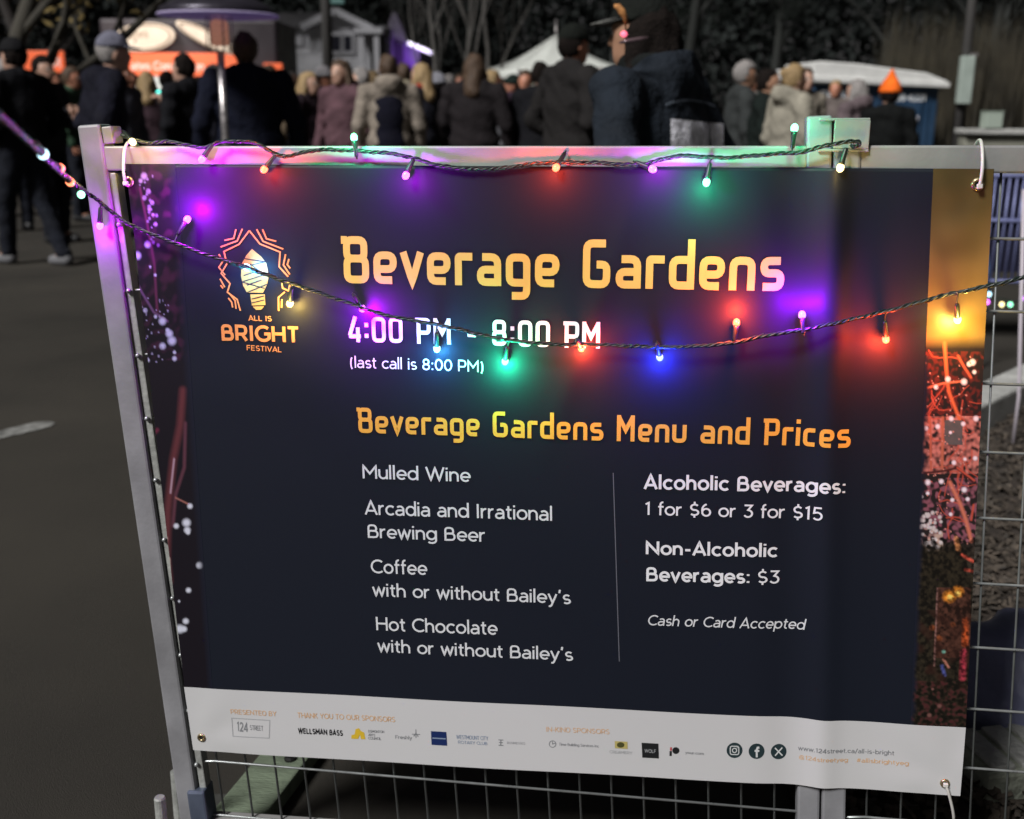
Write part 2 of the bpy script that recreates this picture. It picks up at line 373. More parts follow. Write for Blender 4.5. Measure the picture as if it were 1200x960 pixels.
def left_photo(X, Y, S, T):
    n1 = nz(X, Y, 9, 1); C = np.zeros(X.shape+(3,)); C[...] = (.006, .004, .008)
    C = paint(C, np.clip(n1*1.2, 0, .6)*(T < .35), (.05, .012, .035))
    def line(pts, wd, col, al=1):
        nonlocal C; C = paint(C, np.clip(1.2-seg_d(X, Y, pts)/wd, 0, 1)*al, col)
    line([(214, 440), (211, 480), (203, 520), (197, 580), (196, 640), (199, 668)], 5.5, (.10, .025, .030))
    line([(217, 478), (216, 530), (206, 562), (203, 600)], 2.6, (.09, .03, .045))
    line([(204, 520), (200, 560)], 1.6, (.35, .22, .28)); line([(196, 615), (194, 635), (199, 640), (200, 668)], 1.6, (.55, .40, .36), .8)
    line([(206, 566), (222, 574)], 1.3, (.3, .12, .1)); line([(184, 486), (176, 494)], 3, (.16, .02, .05), .7)
    line([(165, 218), (172, 250), (181, 300), (184, 350)], 2, (.10, .02, .06), .8)
    line([(150, 300), (166, 330), (180, 352), (196, 362)], 1.8, (.10, .05, .12))
    def dots(lst, col=(.62, .60, .75)):
        nonlocal C
        for x, y, r_ in lst: C = paint(C, np.clip(1.6-np.hypot(X-x, Y-y)/r_, 0, 1), col)
    dots([(170, 205, 3), (166, 210, 2), (175, 221, 2.2), (179, 233, 2), (170, 228, 2), (180, 246, 1.6), (176, 240, 2), (183, 256, 1.8)], (.28, .24, .34))
    rg = np.random.default_rng(3)
    dots([(172+rg.normal(0, 4)+i*.35, 205+i*3.2, rg.uniform(.7, 1.7)) for i in range(24)], (.20, .16, .27))
    dots([(173, 278, 3), (161, 290, 3.4), (176, 302, 1.2), (182, 311, 1.4), (156, 344, 3), (170, 350, 2), (190, 362, 3.5), (182, 357, 1.6),
          (198, 376, 3.5), (201, 384, 4), (196, 372, 2), (190, 390, 3), (204, 397, 1.6), (165, 395, 3), (168, 399, 2.4), (204, 404, 2.2), (173, 406, 1.6), (167, 402, 1.4)], (.42, .42, .62))
    dots([(156+rg.uniform(0, 44), 335+rg.uniform(0, 75), rg.uniform(.5, 1.1)) for i in range(40)], (.22, .2, .34))
    dots([(223, 576, 2.6), (219, 596, 4), (220, 605, 3.2), (221, 608, 2), (207, 600, 2.6), (235, 648, 3.3), (222, 679, 2.6), (219, 718, 3), (212, 728, 4.4), (217, 728, 3), (211, 693, 1.2)], (.60, .62, .72))
    fade = np.clip((1-S)*5, 0, 1)
    return C*fade[..., None]+np.array((.0075, .0095, .020))*(1-fade[..., None])
photo_strip('photo_print', [(148.5, 192.3), (207, 193), (251, 805), (218, 803.5)], 70, 420, left_photo, 'night photograph of branches with white lights down the left edge')
def right_photo(X, Y, S, T):
    n1 = nz(X, Y, 16, 4); n2 = nz(X, Y, 4.5, 5); n3 = nz(X, Y, 30, 6)
    C = np.zeros(X.shape+(3,)); C[...] = (.016, .012, .012)
    top = np.clip((392-Y)/14, 0, 1)
    gold = np.array((.115, .078, .022))[None, None]*(1+.35*n3[..., None])*(.65+.8*np.clip((Y-215)/90, 0, 1))[..., None]
    def line(pts, wd, col, al=1):
        nonlocal C; C = paint(C, np.clip(1.2-seg_d(X, Y, pts)/wd, 0, 1)*al, col)
    def dots(lst, col=(.8, .72, .8)):
        nonlocal C
        for x, y, r_ in lst: C = paint(C, np.clip(1.6-np.hypot(X-x, Y-y)/r_, 0, 1), col)
    rg = np.random.default_rng(9)
    red = (.48, .075, .045); pink = (.50, .17, .14)
    m = ((Y > 395) & (Y < 480)); C = paint(C, np.clip(n2*1.3+.1, 0, .55)*m, (.16, .02, .015))
    m = ((Y > 468) & (Y < 535)); C = paint(C, np.clip(.55+n2*1.2, 0, 1)*m, pink)
    m = ((Y > 540) & (Y < 618)); C = paint(C, np.clip(n2*1.5+.18, 0, .7)*m, (.30, .10, .14))
    m = ((Y > 600) & (Y < 640) & (X < 1105)); C = paint(C, np.clip(n2*1.4+.1, 0, .8)*m, (.50, .38, .30))
    # lit branches
    for k in range(26):
        x = rg.uniform(1084, 1144); y = rg.uniform(392, 600); p = [(x, y)]; an = rg.normal(1.57, .8)
        for q_ in range(5):
            x += math.cos(an)*rg.uniform(5, 10); y += math.sin(an)*rg.uniform(5, 10); an += rg.normal(0, .6); p.append((x, y))
        line(p, rg.uniform(.6, 1.3), red, .75)
    line([(1107, 385), (1110, 425), (1112, 440), (1120, 460), (1126, 475)], 2.6, (.62, .13, .05))
    line([(1123, 400), (1130, 412), (1138, 424)], 2.0, (.55, .10, .05)); line([(1086, 436), (1104, 431), (1130, 428)], 1.6, (.65, .16, .08))
    line([(1090, 470), (1091, 530)], 1.8, (.4, .10, .06)); line([(1105, 470), (1104, 530)], 2.4, (.42, .12, .07))
    line([(1083, 534), (1095, 533), (1110, 531), (1122, 528), (1140, 545)], 2.2, (.05, .01, .01)); line([(1122, 528), (1142, 543)], 1.5, red)
    line([(1113, 545), (1125, 570), (1132, 590), (1138, 615)], 3, (.55, .16, .10)); line([(1138, 590), (1141, 572)], 1.6, red); 
    C = paint(C, ((X > 1107) & (X < 1128) & (Y > 473) & (Y < 501)).astype(float)*.95, (.085, .085, .085))
    dots([(1111, 426, 2.6), (1130, 429, 3), (1097, 435, 2.2), (1140, 407, 3), (1136, 409, 2.4), (1142, 418, 2), (1115, 471, 2.4), (1129, 477, 2.2), (1099, 480, 2.4), (1144, 471, 2.6), (1085, 482, 2.2),
          (1114, 487, 1.6), (1143, 517, 2.2), (1118, 522, 2.2), (1131, 518, 1.6), (1087, 545, 2.8), (1103, 544, 2.4), (1130, 554, 2.6), (1134, 565, 2), (1116, 566, 2), (1087, 558, 1.8), (1080, 562, 1.6), (1114, 583, 1.8)])
    dots([(1078+rg.uniform(0, 26), 580+rg.uniform(0, 48), rg.uniform(.8, 2.2)) for i in range(46)], (.55, .50, .50))
    dots([(1078+rg.uniform(0, 60), 400+rg.uniform(0, 220), rg.uniform(.4, 1.0)) for i in range(120)], (.55, .22, .18))
    # lower part: dark with orange lamps
    lo = np.clip((Y-612)/16, 0, 1); C = C*(1-lo[..., None]*np.clip(1.15-.9*np.clip((X-1130)/8, 0, 1)*(Y < 655), 0, 1)[..., None])+np.array((.018, .014, .008))*lo[..., None]
    line([(1120, 612), (1123, 625)], 3.4, (.55, .22, .08), .8); line([(1127, 632), (1140, 640)], 2.4, red); line([(1131, 650), (1140, 652)], 2.2, red)
    m = ((X > 1098+(Y-672)*-.06) & (X < 1137) & (Y > 672) & (Y < 760)); C = paint(C, m*.45, (.10, .03, .02))
    line([(1098, 673), (1094, 770)], 1.4, (.16, .08, .07))
    dots([(1112, 683, 6), (1122, 677, 5.5)], (.62, .21, .02)); dots([(1113, 684, 3), (1122, 679, 3)], (.9, .55, .12))
    line([(1131, 713), (1130, 742)], 4.4, (.55, .09, .02)); line([(1129, 752), (1127, 786)], 4.6, (.32, .03, .05))
    dots([(1092, 722, 3), (1100, 735, 3), (1116, 718, 2.6)], (.17, .045, .015)); line([(1103, 770), (1106, 782)], 2.6, (.05, .06, .20)); line([(1105, 762), (1111, 772)], 2, (.35, .14, .10)); dots([(1105, 752, 2)], (.12, .28, .22))
    C = C*np.where(Y > 612, np.clip(.75+1.3*n2+.6*nz(X, Y, 2.2, 8), .25, 1.5), 1)[..., None]
    C = paint(C, np.clip(n1*1.6+.05, 0, .55)*((Y > 700) & (Y < 800)), (.035, .012, .008)); m = np.clip(n2*1.4, 0, .7)*(Y > 790); C = paint(C, m, (.075, .014, .018))
    dots([(1088, 834, 2.2), (1100, 822, 2.2), (1092, 800, 1.4)], (.16, .07, .06))
    C = C*(1-top[..., None])+gold*top[..., None]
    ed = np.clip((1100-X+(Y-200)*-.03)/10, 0, 1)*(Y > 395)
    fade = 1-np.clip((.10+.05*n1-S)*12, 0, 1)*(Y > 400)
    return C*fade[..., None]+np.array((.0075, .0095, .020))*(1-fade[..., None])
photo_strip('photo_print', [(1093, 197.6), (1163.5, 198.2), (1130.5, 849.5), (1066, 846.5)], 80, 640, right_photo, 'photograph of a light-wrapped tree in red and gold down the right edge')

# ------------------------------------------------------------------ stroke lettering
def rp(pts, r, closed=False, n=4):
    pts = [Vector(p) for p in pts]; out = []; k = len(pts)
    for i, p in enumerate(pts):
        if not closed and i in (0, k-1): out.append(p); continue
        a_, b_ = pts[i-1], pts[(i+1) % k]; da, db = (a_-p), (b_-p)
        rr_ = min(r, da.length*.5, db.length*.5)
        s_ = p+da.normalized()*rr_; e_ = p+db.normalized()*rr_
        for j in range(n+1):
            t = j/n; out.append(s_.lerp(p, t).lerp(p.lerp(e_, t), t))
    return [tuple(v) for v in out]
def E_(cx, cy, rx, ry, a0, a1, n=None):
    n = n or max(4, int(abs(a1-a0)/18)); return [(cx+rx*math.cos(R(a0+(a1-a0)*i/n)), cy+ry*math.sin(R(a0+(a1-a0)*i/n))) for i in range(n+1)]
def C(p): return ('c', p)            # closed stroke
# font B: geometric sans, centre lines for a stroke of about 8; x-height 50, cap 70
o_ = E_(25, 25, 20.5, 21.5, 0, 342, 19)
FB = {
 'a': (44, [[(38, 0), (38, 31)]+E_(22, 31, 16, 15.5, 0, 140)[1:], [(38, 27), (19, 27)]+E_(18, 15, 14, 12, 90, 270)[1:]+[(24, 3.5), (38, 12)]]),
 'b': (50, [[(5, 0), (5, 74)], C(E_(26, 25, 20, 21.5, 0, 342, 19))]),
 'c': (43, [E_(25, 25, 20.5, 21.5, 45, 315)]),
 'd': (50, [[(45, 0), (45, 74)], C(E_(24, 25, 20, 21.5, 0, 342, 19))]),
 'e': (47, [[(6, 24), (43.5, 24)]+E_(24.5, 25, 19.5, 21.5, 3, 315)]),
 'f': (28, [[(12, 0), (12, 57)]+E_(22.5, 58, 10.5, 12.5, 178, 75), [(2, 46.5), (27, 46.5)]]),
 'g': (50, [C(E_(24, 25, 20, 21.5, 0, 342, 19)), [(45, 50), (45, 0)]+E_(25, -1, 20, 15, 0, -140)]),
 'h': (45, [[(5, 0), (5, 74)], E_(22, 28, 17, 18.5, 170, 0)+[(39, 0)]]),
 'i': (13, [[(6, 0), (6, 50)], [(6, 60), (6, 69)]]),
 'l': (13, [[(6, 0), (6, 74)]]),
 'm': (70, [[(5, 0), (5, 50)], E_(20.5, 30, 15.5, 16.5, 170, 0)+[(36, 0)], E_(51, 30, 15, 16.5, 170, 0)+[(66, 0)]]),
 'n': (45, [[(5, 0), (5, 50)], E_(22, 28, 17, 18.5, 170, 0)+[(39, 0)]]),
 'o': (49, [C(o_)]),
 'p': (50, [[(5, -20), (5, 50)], C(E_(26, 25, 20, 21.5, 0, 342, 19))]),
 'r': (29, [[(5, 0), (5, 50)], E_(23, 26, 18, 20.5, 170, 80)]),
 's': (38, [E_(20, 35, 13.5, 11.5, 35, 265)+E_(20, 14, 15, 10.7, 85, -140)]),
 't': (29, [[(13, 64), (13, 15)]+E_(23, 15, 10, 11.5, 180, 290)[1:], [(2, 46.5), (27, 46.5)]]),
 'u': (45, [[(40, 0), (40, 50)], [(5, 50), (5, 22)]+E_(22.5, 22, 17.5, 18.5, 182, 350)]),
 'v': (43, [[(3, 50), (21.5, 2), (40, 50)]]),
 'w': (62, [[(3, 50), (17, 2), (31, 46), (45, 2), (59, 50)]]),
 'x': (40, [[(3, 50), (37, 0)], [(37, 50), (3, 0)]]),
 'y': (43, [[(3, 50), (22, 3)], [(40, 50), (17, -10)]+[(12, -16), (4, -16)]]),
 'z': (40, [[(4, 46), (35, 46), (5, 4), (37, 4)]]),
 'k': (42, [[(5, 0), (5, 74)], [(36, 50), (8, 22)], [(18, 30), (38, 0)]]),
 'A': (60, [[(3, 0), (30, 68), (57, 0)], [(12, 20), (48, 20)]]),
 'B': (54, [C(rp([(6, 4), (6, 66), (40, 66), (44, 37), (6, 37)], 14, True)), [(6, 37), (6, 4), (6, 3.5)]+rp([(6, 3.8), (48, 4), (48, 36.5), (8, 36.5)], 16)[1:]]),
 'C': (60, [E_(37, 35, 32, 31.5, 48, 312)]),
 'D': (62, [C(rp([(6, 4), (6, 66), (56, 66), (56, 4)], 24, True))]),
 'E': (50, [[(46, 66), (6, 66), (6, 4), (46, 4)], [(6, 36), (42, 36)]]),
 'F': (48, [[(6, 0), (6, 66), (44, 66)], [(6, 35), (40, 35)]]),
 'G': (66, [E_(37, 35, 32, 31.5, 48, 330)[:-1]+[(62, 16), (62, 34), (40, 34)]]),
 'H': (60, [[(6, 0), (6, 70)], [(54, 0), (54, 70)], [(6, 36), (54, 36)]]),
 'I': (17, [[(8, 0), (8, 70)]]),
 'K': (54, [[(6, 0), (6, 70)], [(46, 70), (8, 30)], [(20, 40), (50, 0)]]),
 'L': (46, [[(6, 70), (6, 4), (42, 4)]]),
 'M': (70, [[(6, 0), (6, 66), (35, 26), (64, 66), (64, 0)]]),
 'N': (62, [[(6, 0), (6, 64), (56, 6), (56, 70)]]),
 'O': (72, [C(E_(37, 35, 31.5, 31.5, 0, 342, 19))]),
 'P': (53, [[(6, 0), (6, 66)]+rp([(6, 66), (47, 66), (47, 28), (6, 28)], 18)[1:]]),
 'R': (55, [[(6, 0), (6, 66)]+rp([(6, 66), (47, 66), (47, 29), (6, 29)], 18)[1:], [(30, 29), (49, 0)]]),
 'S': (52, [E_(27, 50, 19, 16, 35, 265)+E_(26, 19, 20.5, 15.5, 85, -145)]),
 'T': (52, [[(3, 66), (49, 66)], [(26, 66), (26, 0)]]),
 'U': (60, [[(6, 70), (6, 28)]+E_(30, 28, 24, 24.5, 182, 358)+[(54, 70)]]),
 'V': (58, [[(3, 70), (29, 3), (55, 70)]]),
 'W': (86, [[(3, 70), (24, 3), (43, 66), (62, 3), (83, 70)]]),
 'X': (56, [[(4, 70), (52, 0)], [(52, 70), (4, 0)]]),
 'Y': (56, [[(3, 70), (28, 32), (53, 70)], [(28, 32), (28, 0)]]),
 '0': (52, [C(E_(26, 35, 20, 31.5, 0, 342, 19))]),
 '1': (30, [[(5, 58), (19, 66), (19, 0)]]),
 '2': (48, [E_(24, 48, 18, 18, 160, -20)+[(6, 4), (44, 4)]]),
 '3': (48, [[(6, 66), (40, 66), (23, 41)]+E_(23, 22, 19, 18.5, 85, -150)[1:]]),
 '4': (54, [[(38, 0), (38, 66), (5, 18), (50, 18)]]),
 '5': (50, [[(42, 66), (12, 66), (9, 38), (24, 42)]+E_(24, 22.5, 19, 19, 75, -145)[1:]]),
 '6': (50, [C(E_(26, 22.5, 18.5, 19, 0, 342, 19)), E_(34, 36, 27, 31, 105, 178)+[(7.5, 24)]]),
 '8': (50, [C(E_(25, 51, 15.5, 15, 0, 342, 19)), C(E_(25, 19.5, 18.5, 16, 0, 342, 19))]),
 '$': (50, [E_(26, 48, 17, 15, 35, 265)+E_(25, 20, 18.5, 14, 85, -145), [(25.5, 78), (25.5, 60)], [(25.5, 8), (25.5, -8)]]),
 ':': (18, [[(9, 2), (9, 11)], [(9, 38), (9, 47)]]), '.': (16, [[(8, 0), (8, 9)]]),
 "'": (16, [[(9, 74), (6, 56)]]), '(': (26, [E_(32, 28, 24, 48, 132, 228)]), ')': (26, [E_(-6, 28, 24, 48, 48, -48)]),
 '-': (32, [[(4, 27), (28, 27)]]), '/': (34, [[(3, -6), (31, 74)]]), '#': (52, [[(16, 4), (22, 66)], [(32, 4), (38, 66)], [(5, 24), (46, 24)], [(8, 46), (49, 46)]]),
 '@': (70, [E_(35, 28, 30, 34, 330, 30), C(E_(34, 28, 13, 14, 0, 342, 19)), [(48, 42), (49, 20), (60, 18)]]),
 ' ': (24, []),
}
# font A: narrow rounded techno face, stroke about 11; x-height 48, cap 70
Q = 11
FA = {
 'B': (46, [[(-2, 64.5), (8, 64.5)], C(rp([(7, 64.5), (36, 64.5), (36, 37), (7, 37)], 9, True)), C(rp([(7, 37), (38, 37), (38, 5.5), (7, 5.5)], 9, True))]),
 'e': (41, [rp([(9, 22), (33.5, 22), (33.5, 42.5), (6, 42.5), (6, 5.5), (31, 5.5)], 10)]),
 'v': (38, [[(4, 48), (18.5, 4), (33, 48)]]),
 'r': (31, [[(6, 0), (6, 38)]+rp([(6, 36), (6, 42.5), (29, 42.5)], 6)[1:]]),
 'a': (42, [rp([(9, 42.5), (34, 42.5), (34, 0)], 11), rp([(34, 24), (6, 24), (6, 5.5), (34, 5.5)], 9)]),
 'g': (42, [rp([(34, 5.5), (6, 5.5), (6, 42.5), (34, 42.5), (34, -14), (10, -14)], 9)]),
 'G': (47, [rp([(36, 64.5), (6, 64.5), (6, 5.5), (38, 5.5), (38, 34), (22, 34)], 10)]),
 'd': (42, [[(34, 72), (34, 0)], rp([(34, 42.5), (6, 42.5), (6, 5.5), (34, 5.5)], 10)]),
 'n': (42, [rp([(6, 0), (6, 42.5), (34, 42.5), (34, 0)], 10)]),
 's': (39, [rp([(31, 42.5), (6, 42.5), (6, 25), (32, 25), (32, 5.5), (5, 5.5)], 9)]),
 'M': (54, [[(6, 0), (6, 70)], [(6, 66), (25, 30), (44, 66)], [(44, 70), (44, 0)]]),
 'u': (42, [rp([(6, 48), (6, 5.5), (34, 5.5), (34, 48)], 10)]),
 'P': (44, [[(-2, 64.5), (8, 64.5)], [(7, 0), (7, 60)], rp([(7, 64.5), (36, 64.5), (36, 30), (7, 30)], 9)]),
 'i': (14, [[(6, 0), (6, 48)], [(6, 58), (6, 69)]]),
 'c': (37, [rp([(31, 42.5), (6, 42.5), (6, 5.5), (31, 5.5)], 10)]),
 '4': (42, [[(24, 70), (6, 18)], [(4, 16), (38, 16)], [(30, 0), (30, 40)]]),
 '0': (44, [C(rp([(6, 64.5), (35, 64.5), (35, 5.5), (6, 5.5)], 11, True))]),
 '8': (44, [C(rp([(7, 64.5), (34, 64.5), (34, 37), (7, 37)], 9, True)), C(rp([(6, 37), (35, 37), (35, 5.5), (6, 5.5)], 9, True))]),
 ':': (18, [[(8, 12), (8, 23)], [(8, 42), (8, 53)]]), '-': (42, [[(8, 27), (32, 27)]]), ' ': (25, []),
}
def subdiv(pts, mx=9.0):
    out = [pts[0]]
    for p, q_ in zip(pts[:-1], pts[1:]):
        d_ = math.hypot(q_[0]-p[0], q_[1]-p[1]); k = max(1, int(math.ceil(d_/mx)))
        for i in range(1, k+1): out.append((p[0]+(q_[0]-p[0])*i/k, p[1]+(q_[1]-p[1])*i/k))
    return out
def stroke(pts, wd, closed=False):
    cl_ = []
    for p in pts:
        if not cl_ or math.hypot(p[0]-cl_[-1][0], p[1]-cl_[-1][1]) > 1e-4: cl_.append(tuple(p))
    pts = subdiv(cl_+([cl_[0]] if closed else []))
    if closed: pts = pts[:-1]
    k = len(pts); vs = []
    for i, p in enumerate(pts):
        a_ = pts[i-1] if (i > 0 or closed) else None; b_ = pts[(i+1) % k] if (i < k-1 or closed) else None
        def nr(u, v):
            dx, dy = v[0]-u[0], v[1]-u[1]; l = math.hypot(dx, dy) or 1; return (-dy/l, dx/l)
        if a_ is None: nx, ny = nr(p, b_); s_ = 1
        elif b_ is None: nx, ny = nr(a_, p); s_ = 1
        else:
            n1, n2 = nr(a_, p), nr(p, b_); nx, ny = n1[0]+n2[0], n1[1]+n2[1]; l = math.hypot(nx, ny) or 1; nx /= l; ny /= l
            s_ = min(2.2, 1/max(.3, nx*n1[0]+ny*n1[1]))
        vs += [(p[0]+nx*wd/2*s_, p[1]+ny*wd/2*s_), (p[0]-nx*wd/2*s_, p[1]-ny*wd/2*s_)]
    fs = [(2*i, 2*i+1, 2*((i+1) % k)+1, 2*((i+1) % k)) for i in range(k if closed else k-1)]
    return vs, fs
INK = {}
def ink(key, col, rough=.42):
    if key not in INK: INK[key] = vinyl(key, col, rough)
    return INK[key]
class Print:                          # collects strokes in the banner plane
    def __init__(s): s.mb = MB(); s.k = 0
    def strokes(s, lst, fn, wd):
        for it in lst:
            closed = isinstance(it, tuple) and it[0] == 'c'; pts = it[1] if closed else it
            vs, fs = stroke(pts, wd, closed); off = .0008+.00003*(s.k % 7); s.k += 1
            w3 = []
            for v in vs:
                x, z = fn(*v); w3.append((x, BN+relief(x, z)+off, z))
            s.mb.add(w3, [tuple(reversed(f)) for f in fs])
    def poly(s, pts, fn=None, off=.0008, mx=None):
        fn = fn or (lambda u, v: lc(u, v)); w3 = []
        for v in pts:
            x, z = fn(*v); w3.append((x, BN+relief(x, z)+off+.00003*(s.k % 7), z))
        s.k += 1; s.mb.add(w3, [tuple(range(len(w3)))])
    def done(s, name, m, label=None): return fin(s.mb, name, m, ban, label)
def text(string, bl, br, tl, font, wd, m, name, label, cap=70, pr=None, slant=0):
    p0, p1, pt = lc(*bl), lc(*br), lc(*tl)
    tw = 0; pen = []
    for ch in string: pen.append(tw); tw += font[ch][0]+(5 if font is FA else 4.2+max(0, wd-9)*.9)
    tw -= 5
    ex = ((p1[0]-p0[0])/tw, (p1[1]-p0[1])/tw); ey = ((pt[0]-p0[0])/cap, (pt[1]-p0[1])/cap)
    # keep the lettering upright: the up vector is the perpendicular height only
    exl = math.hypot(*ex); nx, nz_ = -ex[1]/exl, ex[0]/exl; h = ey[0]*nx+ey[1]*nz_; ey = (nx*h, nz_*h)
    pr_ = pr or Print()
    for ch, px0 in zip(string, pen):
        if ch == ' ' and pr is None:
            if pr_.mb.v: pr_.done(name, m, label)
            pr_ = Print(); continue
        pr_.strokes(font[ch][1], lambda u, v, px0=px0: (p0[0]+ex[0]*(px0+u+slant*v)+ey[0]*v, p0[1]+ex[1]*(px0+u+slant*v)+ey[1]*v), wd)
    if pr is None: pr_.done(name, m, label)
OR1 = ink('orange_ink', (.66, .49, .10)); OR2 = ink('amber_ink', (.78, .39, .055)); LOGO = ink('logo_orange_ink', (.74, .30, .08))
WH = ink('white_ink', (.74, .76, .78)); WH2 = ink('pale_grey_ink', (.66, .68, .70))
text('Beverage Gardens', (404, 331), (919, 340.5), (402, 276.5), FA, 11.5, OR1, 'heading_lettering', 'large orange heading')
text('4:00 PM - 8:00 PM', (409, 400), (705.5, 407), (408, 370), FA, 10.5, WH, 'hours_lettering', 'white opening hours line')
text('(last call is 8:00 PM)', (411, 430), (568, 435), (410.5, 416.8), FB, 8.2, WH, 'note_lettering', 'small white last call note')
text('Beverage Gardens Menu and Prices', (421, 506), (996, 523), (418.5, 476.5), FA, 11.0, OR2, 'heading_lettering', 'amber menu heading')
REG = 9.0
for s_, a_, b_, c_ in (
    ('Mulled Wine', (426, 559.3), (552, 563.5), (425, 543.5)),
    ('Arcadia and Irrational', (429, 601.5), (648, 608.5), (428.5, 585.3)),
    ('Brewing Beer', (432, 628.5), (569.5, 633.5), (431.5, 613)),
    ('Coffee', (436, 669.8), (501.5, 672), (435.5, 654)),
    ('with or without Bailey\'s', (438, 696.5), (669, 706), (437.5, 681.5)),
    ('Hot Chocolate', (442, 736.5), (583.5, 742), (441.5, 721)),
    ('with or without Bailey\'s', (444, 761.5), (671.5, 772.5), (443.5, 747))):
    text(s_, a_, b_, c_, FB, REG, WH2, 'menu_lettering', 'menu line in white')
text('Alcoholic Beverages:', (755, 570.8), (990.5, 576), (754.5, 554.5), FB, 12.2, WH, 'price_lettering', 'bold price heading')
text('1 for $6 or 3 for $15', (755.5, 601), (963, 607.5), (755, 586), FB, REG, WH, 'price_lettering', 'white price line')
text('Non-Alcoholic', (757, 647), (911, 651.3), (756.5, 631.8), FB, 12.2, WH, 'price_lettering', 'bold price heading')
text('Beverages:', (757.5, 678), (879, 681.5), (757, 662.5), FB, 12.2, WH, 'price_lettering', 'bold price heading')
text('$3', (886.5, 681.6), (913, 682.5), (886, 666.5), FB, REG, WH, 'price_lettering', 'white price')
text('Cash or Card Accepted', (758.5, 730), (942, 736.5), (758, 718), FB, 8.4, WH2, 'note_lettering', 'italic payment note', slant=.16)
p = Print(); p.strokes([[(719, 552), (726, 773)]], lambda u, v: lc(u, v), 1.1); p.done('divider_line', ink('divider_grey', (.12, .125, .15)))
# emblem
z4 = lambda u, v: lc(220+u/4, 220+v/4)
p = Print()
p.strokes([[(295, 200), (247, 264), (176, 298), (190, 355), (163, 400), (205, 448), (192, 488), (238, 522), (252, 575)],
           [(295, 200), (345, 262), (440, 300), (436, 368), (478, 415)],
           [(262, 192), (238, 248), (160, 277)], [(232, 194), (222, 236), (178, 246)],
           [(330, 194), (360, 250), (455, 286)], [(357, 194), (376, 238), (422, 250)],
           [(466, 310), (456, 360), (486, 404)], [(482, 332), (474, 358), (488, 376)],
           [(152, 310), (170, 345), (152, 372), (182, 408)], [(158, 425), (180, 465)], [(160, 455), (172, 470)],
           [(200, 492), (228, 528), (232, 566)], [(196, 515), (212, 535), (216, 560)],
           [(448, 434), (452, 468), (478, 480), (488, 450)], [(432, 575), (432, 512), (462, 486)], [(446, 560), (448, 520)]], z4, 7)
p.done('logo_frame', LOGO, 'orange zigzag lines round the logo bulb')
p = Print()
p.poly([(308, 286), (352, 322), (376, 352), (388, 410), (380, 450), (360, 490), (284, 490), (266, 455), (256, 410), (262, 352), (282, 315)], z4)
p.poly([(300, 498), (368, 498), (370, 548), (306, 550)], z4)
p.poly([(310, 555), (364, 554), (350, 570), (326, 571)], z4)
p.done('logo_bulb', ink('logo_bulb_yellow', (.50, .32, .08)), 'yellow orange bulb of the logo')
p = Print(); p.k = 3
for a_, b_ in (((268, 330), (370, 345)), ((256, 372), (372, 345)), ((256, 372), (388, 415)), ((262, 440), (388, 398)), ((262, 440), (368, 470)), ((284, 490), (380, 450)), ((300, 355), (360, 400)), ((270, 410), (345, 385)), ((285, 455), (355, 430)), ((306, 520), (366, 505)), ((306, 538), (366, 524))):
    p.strokes([[a_, b_]], z4, 4.5)
p.mb.v = [(x, n_+.0003, z) for x, n_, z in p.mb.v]
p.done('logo_pattern', ink('navy_ink', (.012, .012, .025)))
text('ALL IS', (292.5, 375.3), (320, 376), (292, 369.3), FB, 11, LOGO, 'logo_lettering', 'small orange logo word')
text('BRIGHT', (261, 398), (353, 400.8), (260, 380.2), FB, 14, LOGO, 'logo_lettering', 'large orange logo word')
text('FESTIVAL', (290, 410), (331.5, 412.3), (289.5, 404), FB, 11, LOGO, 'logo_lettering', 'small orange logo word')
# sponsor strip printing
SOR = ink('pale_orange_ink', (.62, .38, .20)); SBK = ink('black_ink', (.012, .013, .014)); SGY = ink('grey_ink', (.20, .21, .22)); SLG = ink('light_grey_ink', (.33, .34, .35))
SBL = ink('navy_blue_ink', (.008, .022, .10)); SYL = ink('yellow_ink', (.62, .42, .03)); SB2 = ink('slate_blue_ink', (.20, .26, .36)); SRD = ink('red_ink', (.45, .06, .07))
text('PRESENTED BY', (272.5, 834), (326, 836.7), (272, 828.5), FB, 10, SOR, 'sponsor_lettering', 'orange caption')
text('THANK YOU TO OUR SPONSORS', (350.5, 838.5), (464.5, 843.7), (350, 832.5), FB, 10, SOR, 'sponsor_lettering', 'orange caption')
text('IN-KIND SPONSORS', (640.5, 855), (714.5, 858.3), (640.2, 849.3), FB, 9, SOR, 'sponsor_lettering', 'orange caption')
p = Print(); p.strokes([C([(273.5, 839), (318, 841.5), (317.5, 862), (275, 860)])], lambda u, v: lc(u, v), .8); p.done('sponsor_logo', SLG, 'thin grey logo box')
text('124', (280, 854), (293, 855), (279.5, 843.5), FB, 12, SGY, 'sponsor_lettering', 'grey numerals')
text('STREET', (295, 852.5), (310.5, 853.5), (294.8, 847), FB, 10, SGY, 'sponsor_lettering', 'grey word')
text('WELLSMAN BASS', (351.5, 856.5), (403.5, 859.6), (351.2, 850.6), FB, 17, SBK, 'sponsor_lettering', 'black sponsor name')
p = Print(); p.poly([(413, 863.2), (413.2, 859), (417, 858), (418, 852), (422, 851), (424, 854), (428, 856), (429.5, 863.8), (424.5, 863.6), (423, 858.5), (421, 863.5)]); p.done('sponsor_logo', SYL, 'yellow sponsor symbol')
for i, (s_, e) in enumerate((('EDMONTON', 451.5), ('ARTS', 441), ('COUNCIL', 448))):
    text(s_, (433, 855.9+i*4), (e, 856.5+i*4), (432.9, 853+i*4), FB, 11, SGY, 'sponsor_lettering', 'tiny grey sponsor line')
text('Freshly', (464.5, 862.8), (484, 863.8), (464.3, 858.8), FB, 10, SGY, 'sponsor_lettering', 'grey script name')
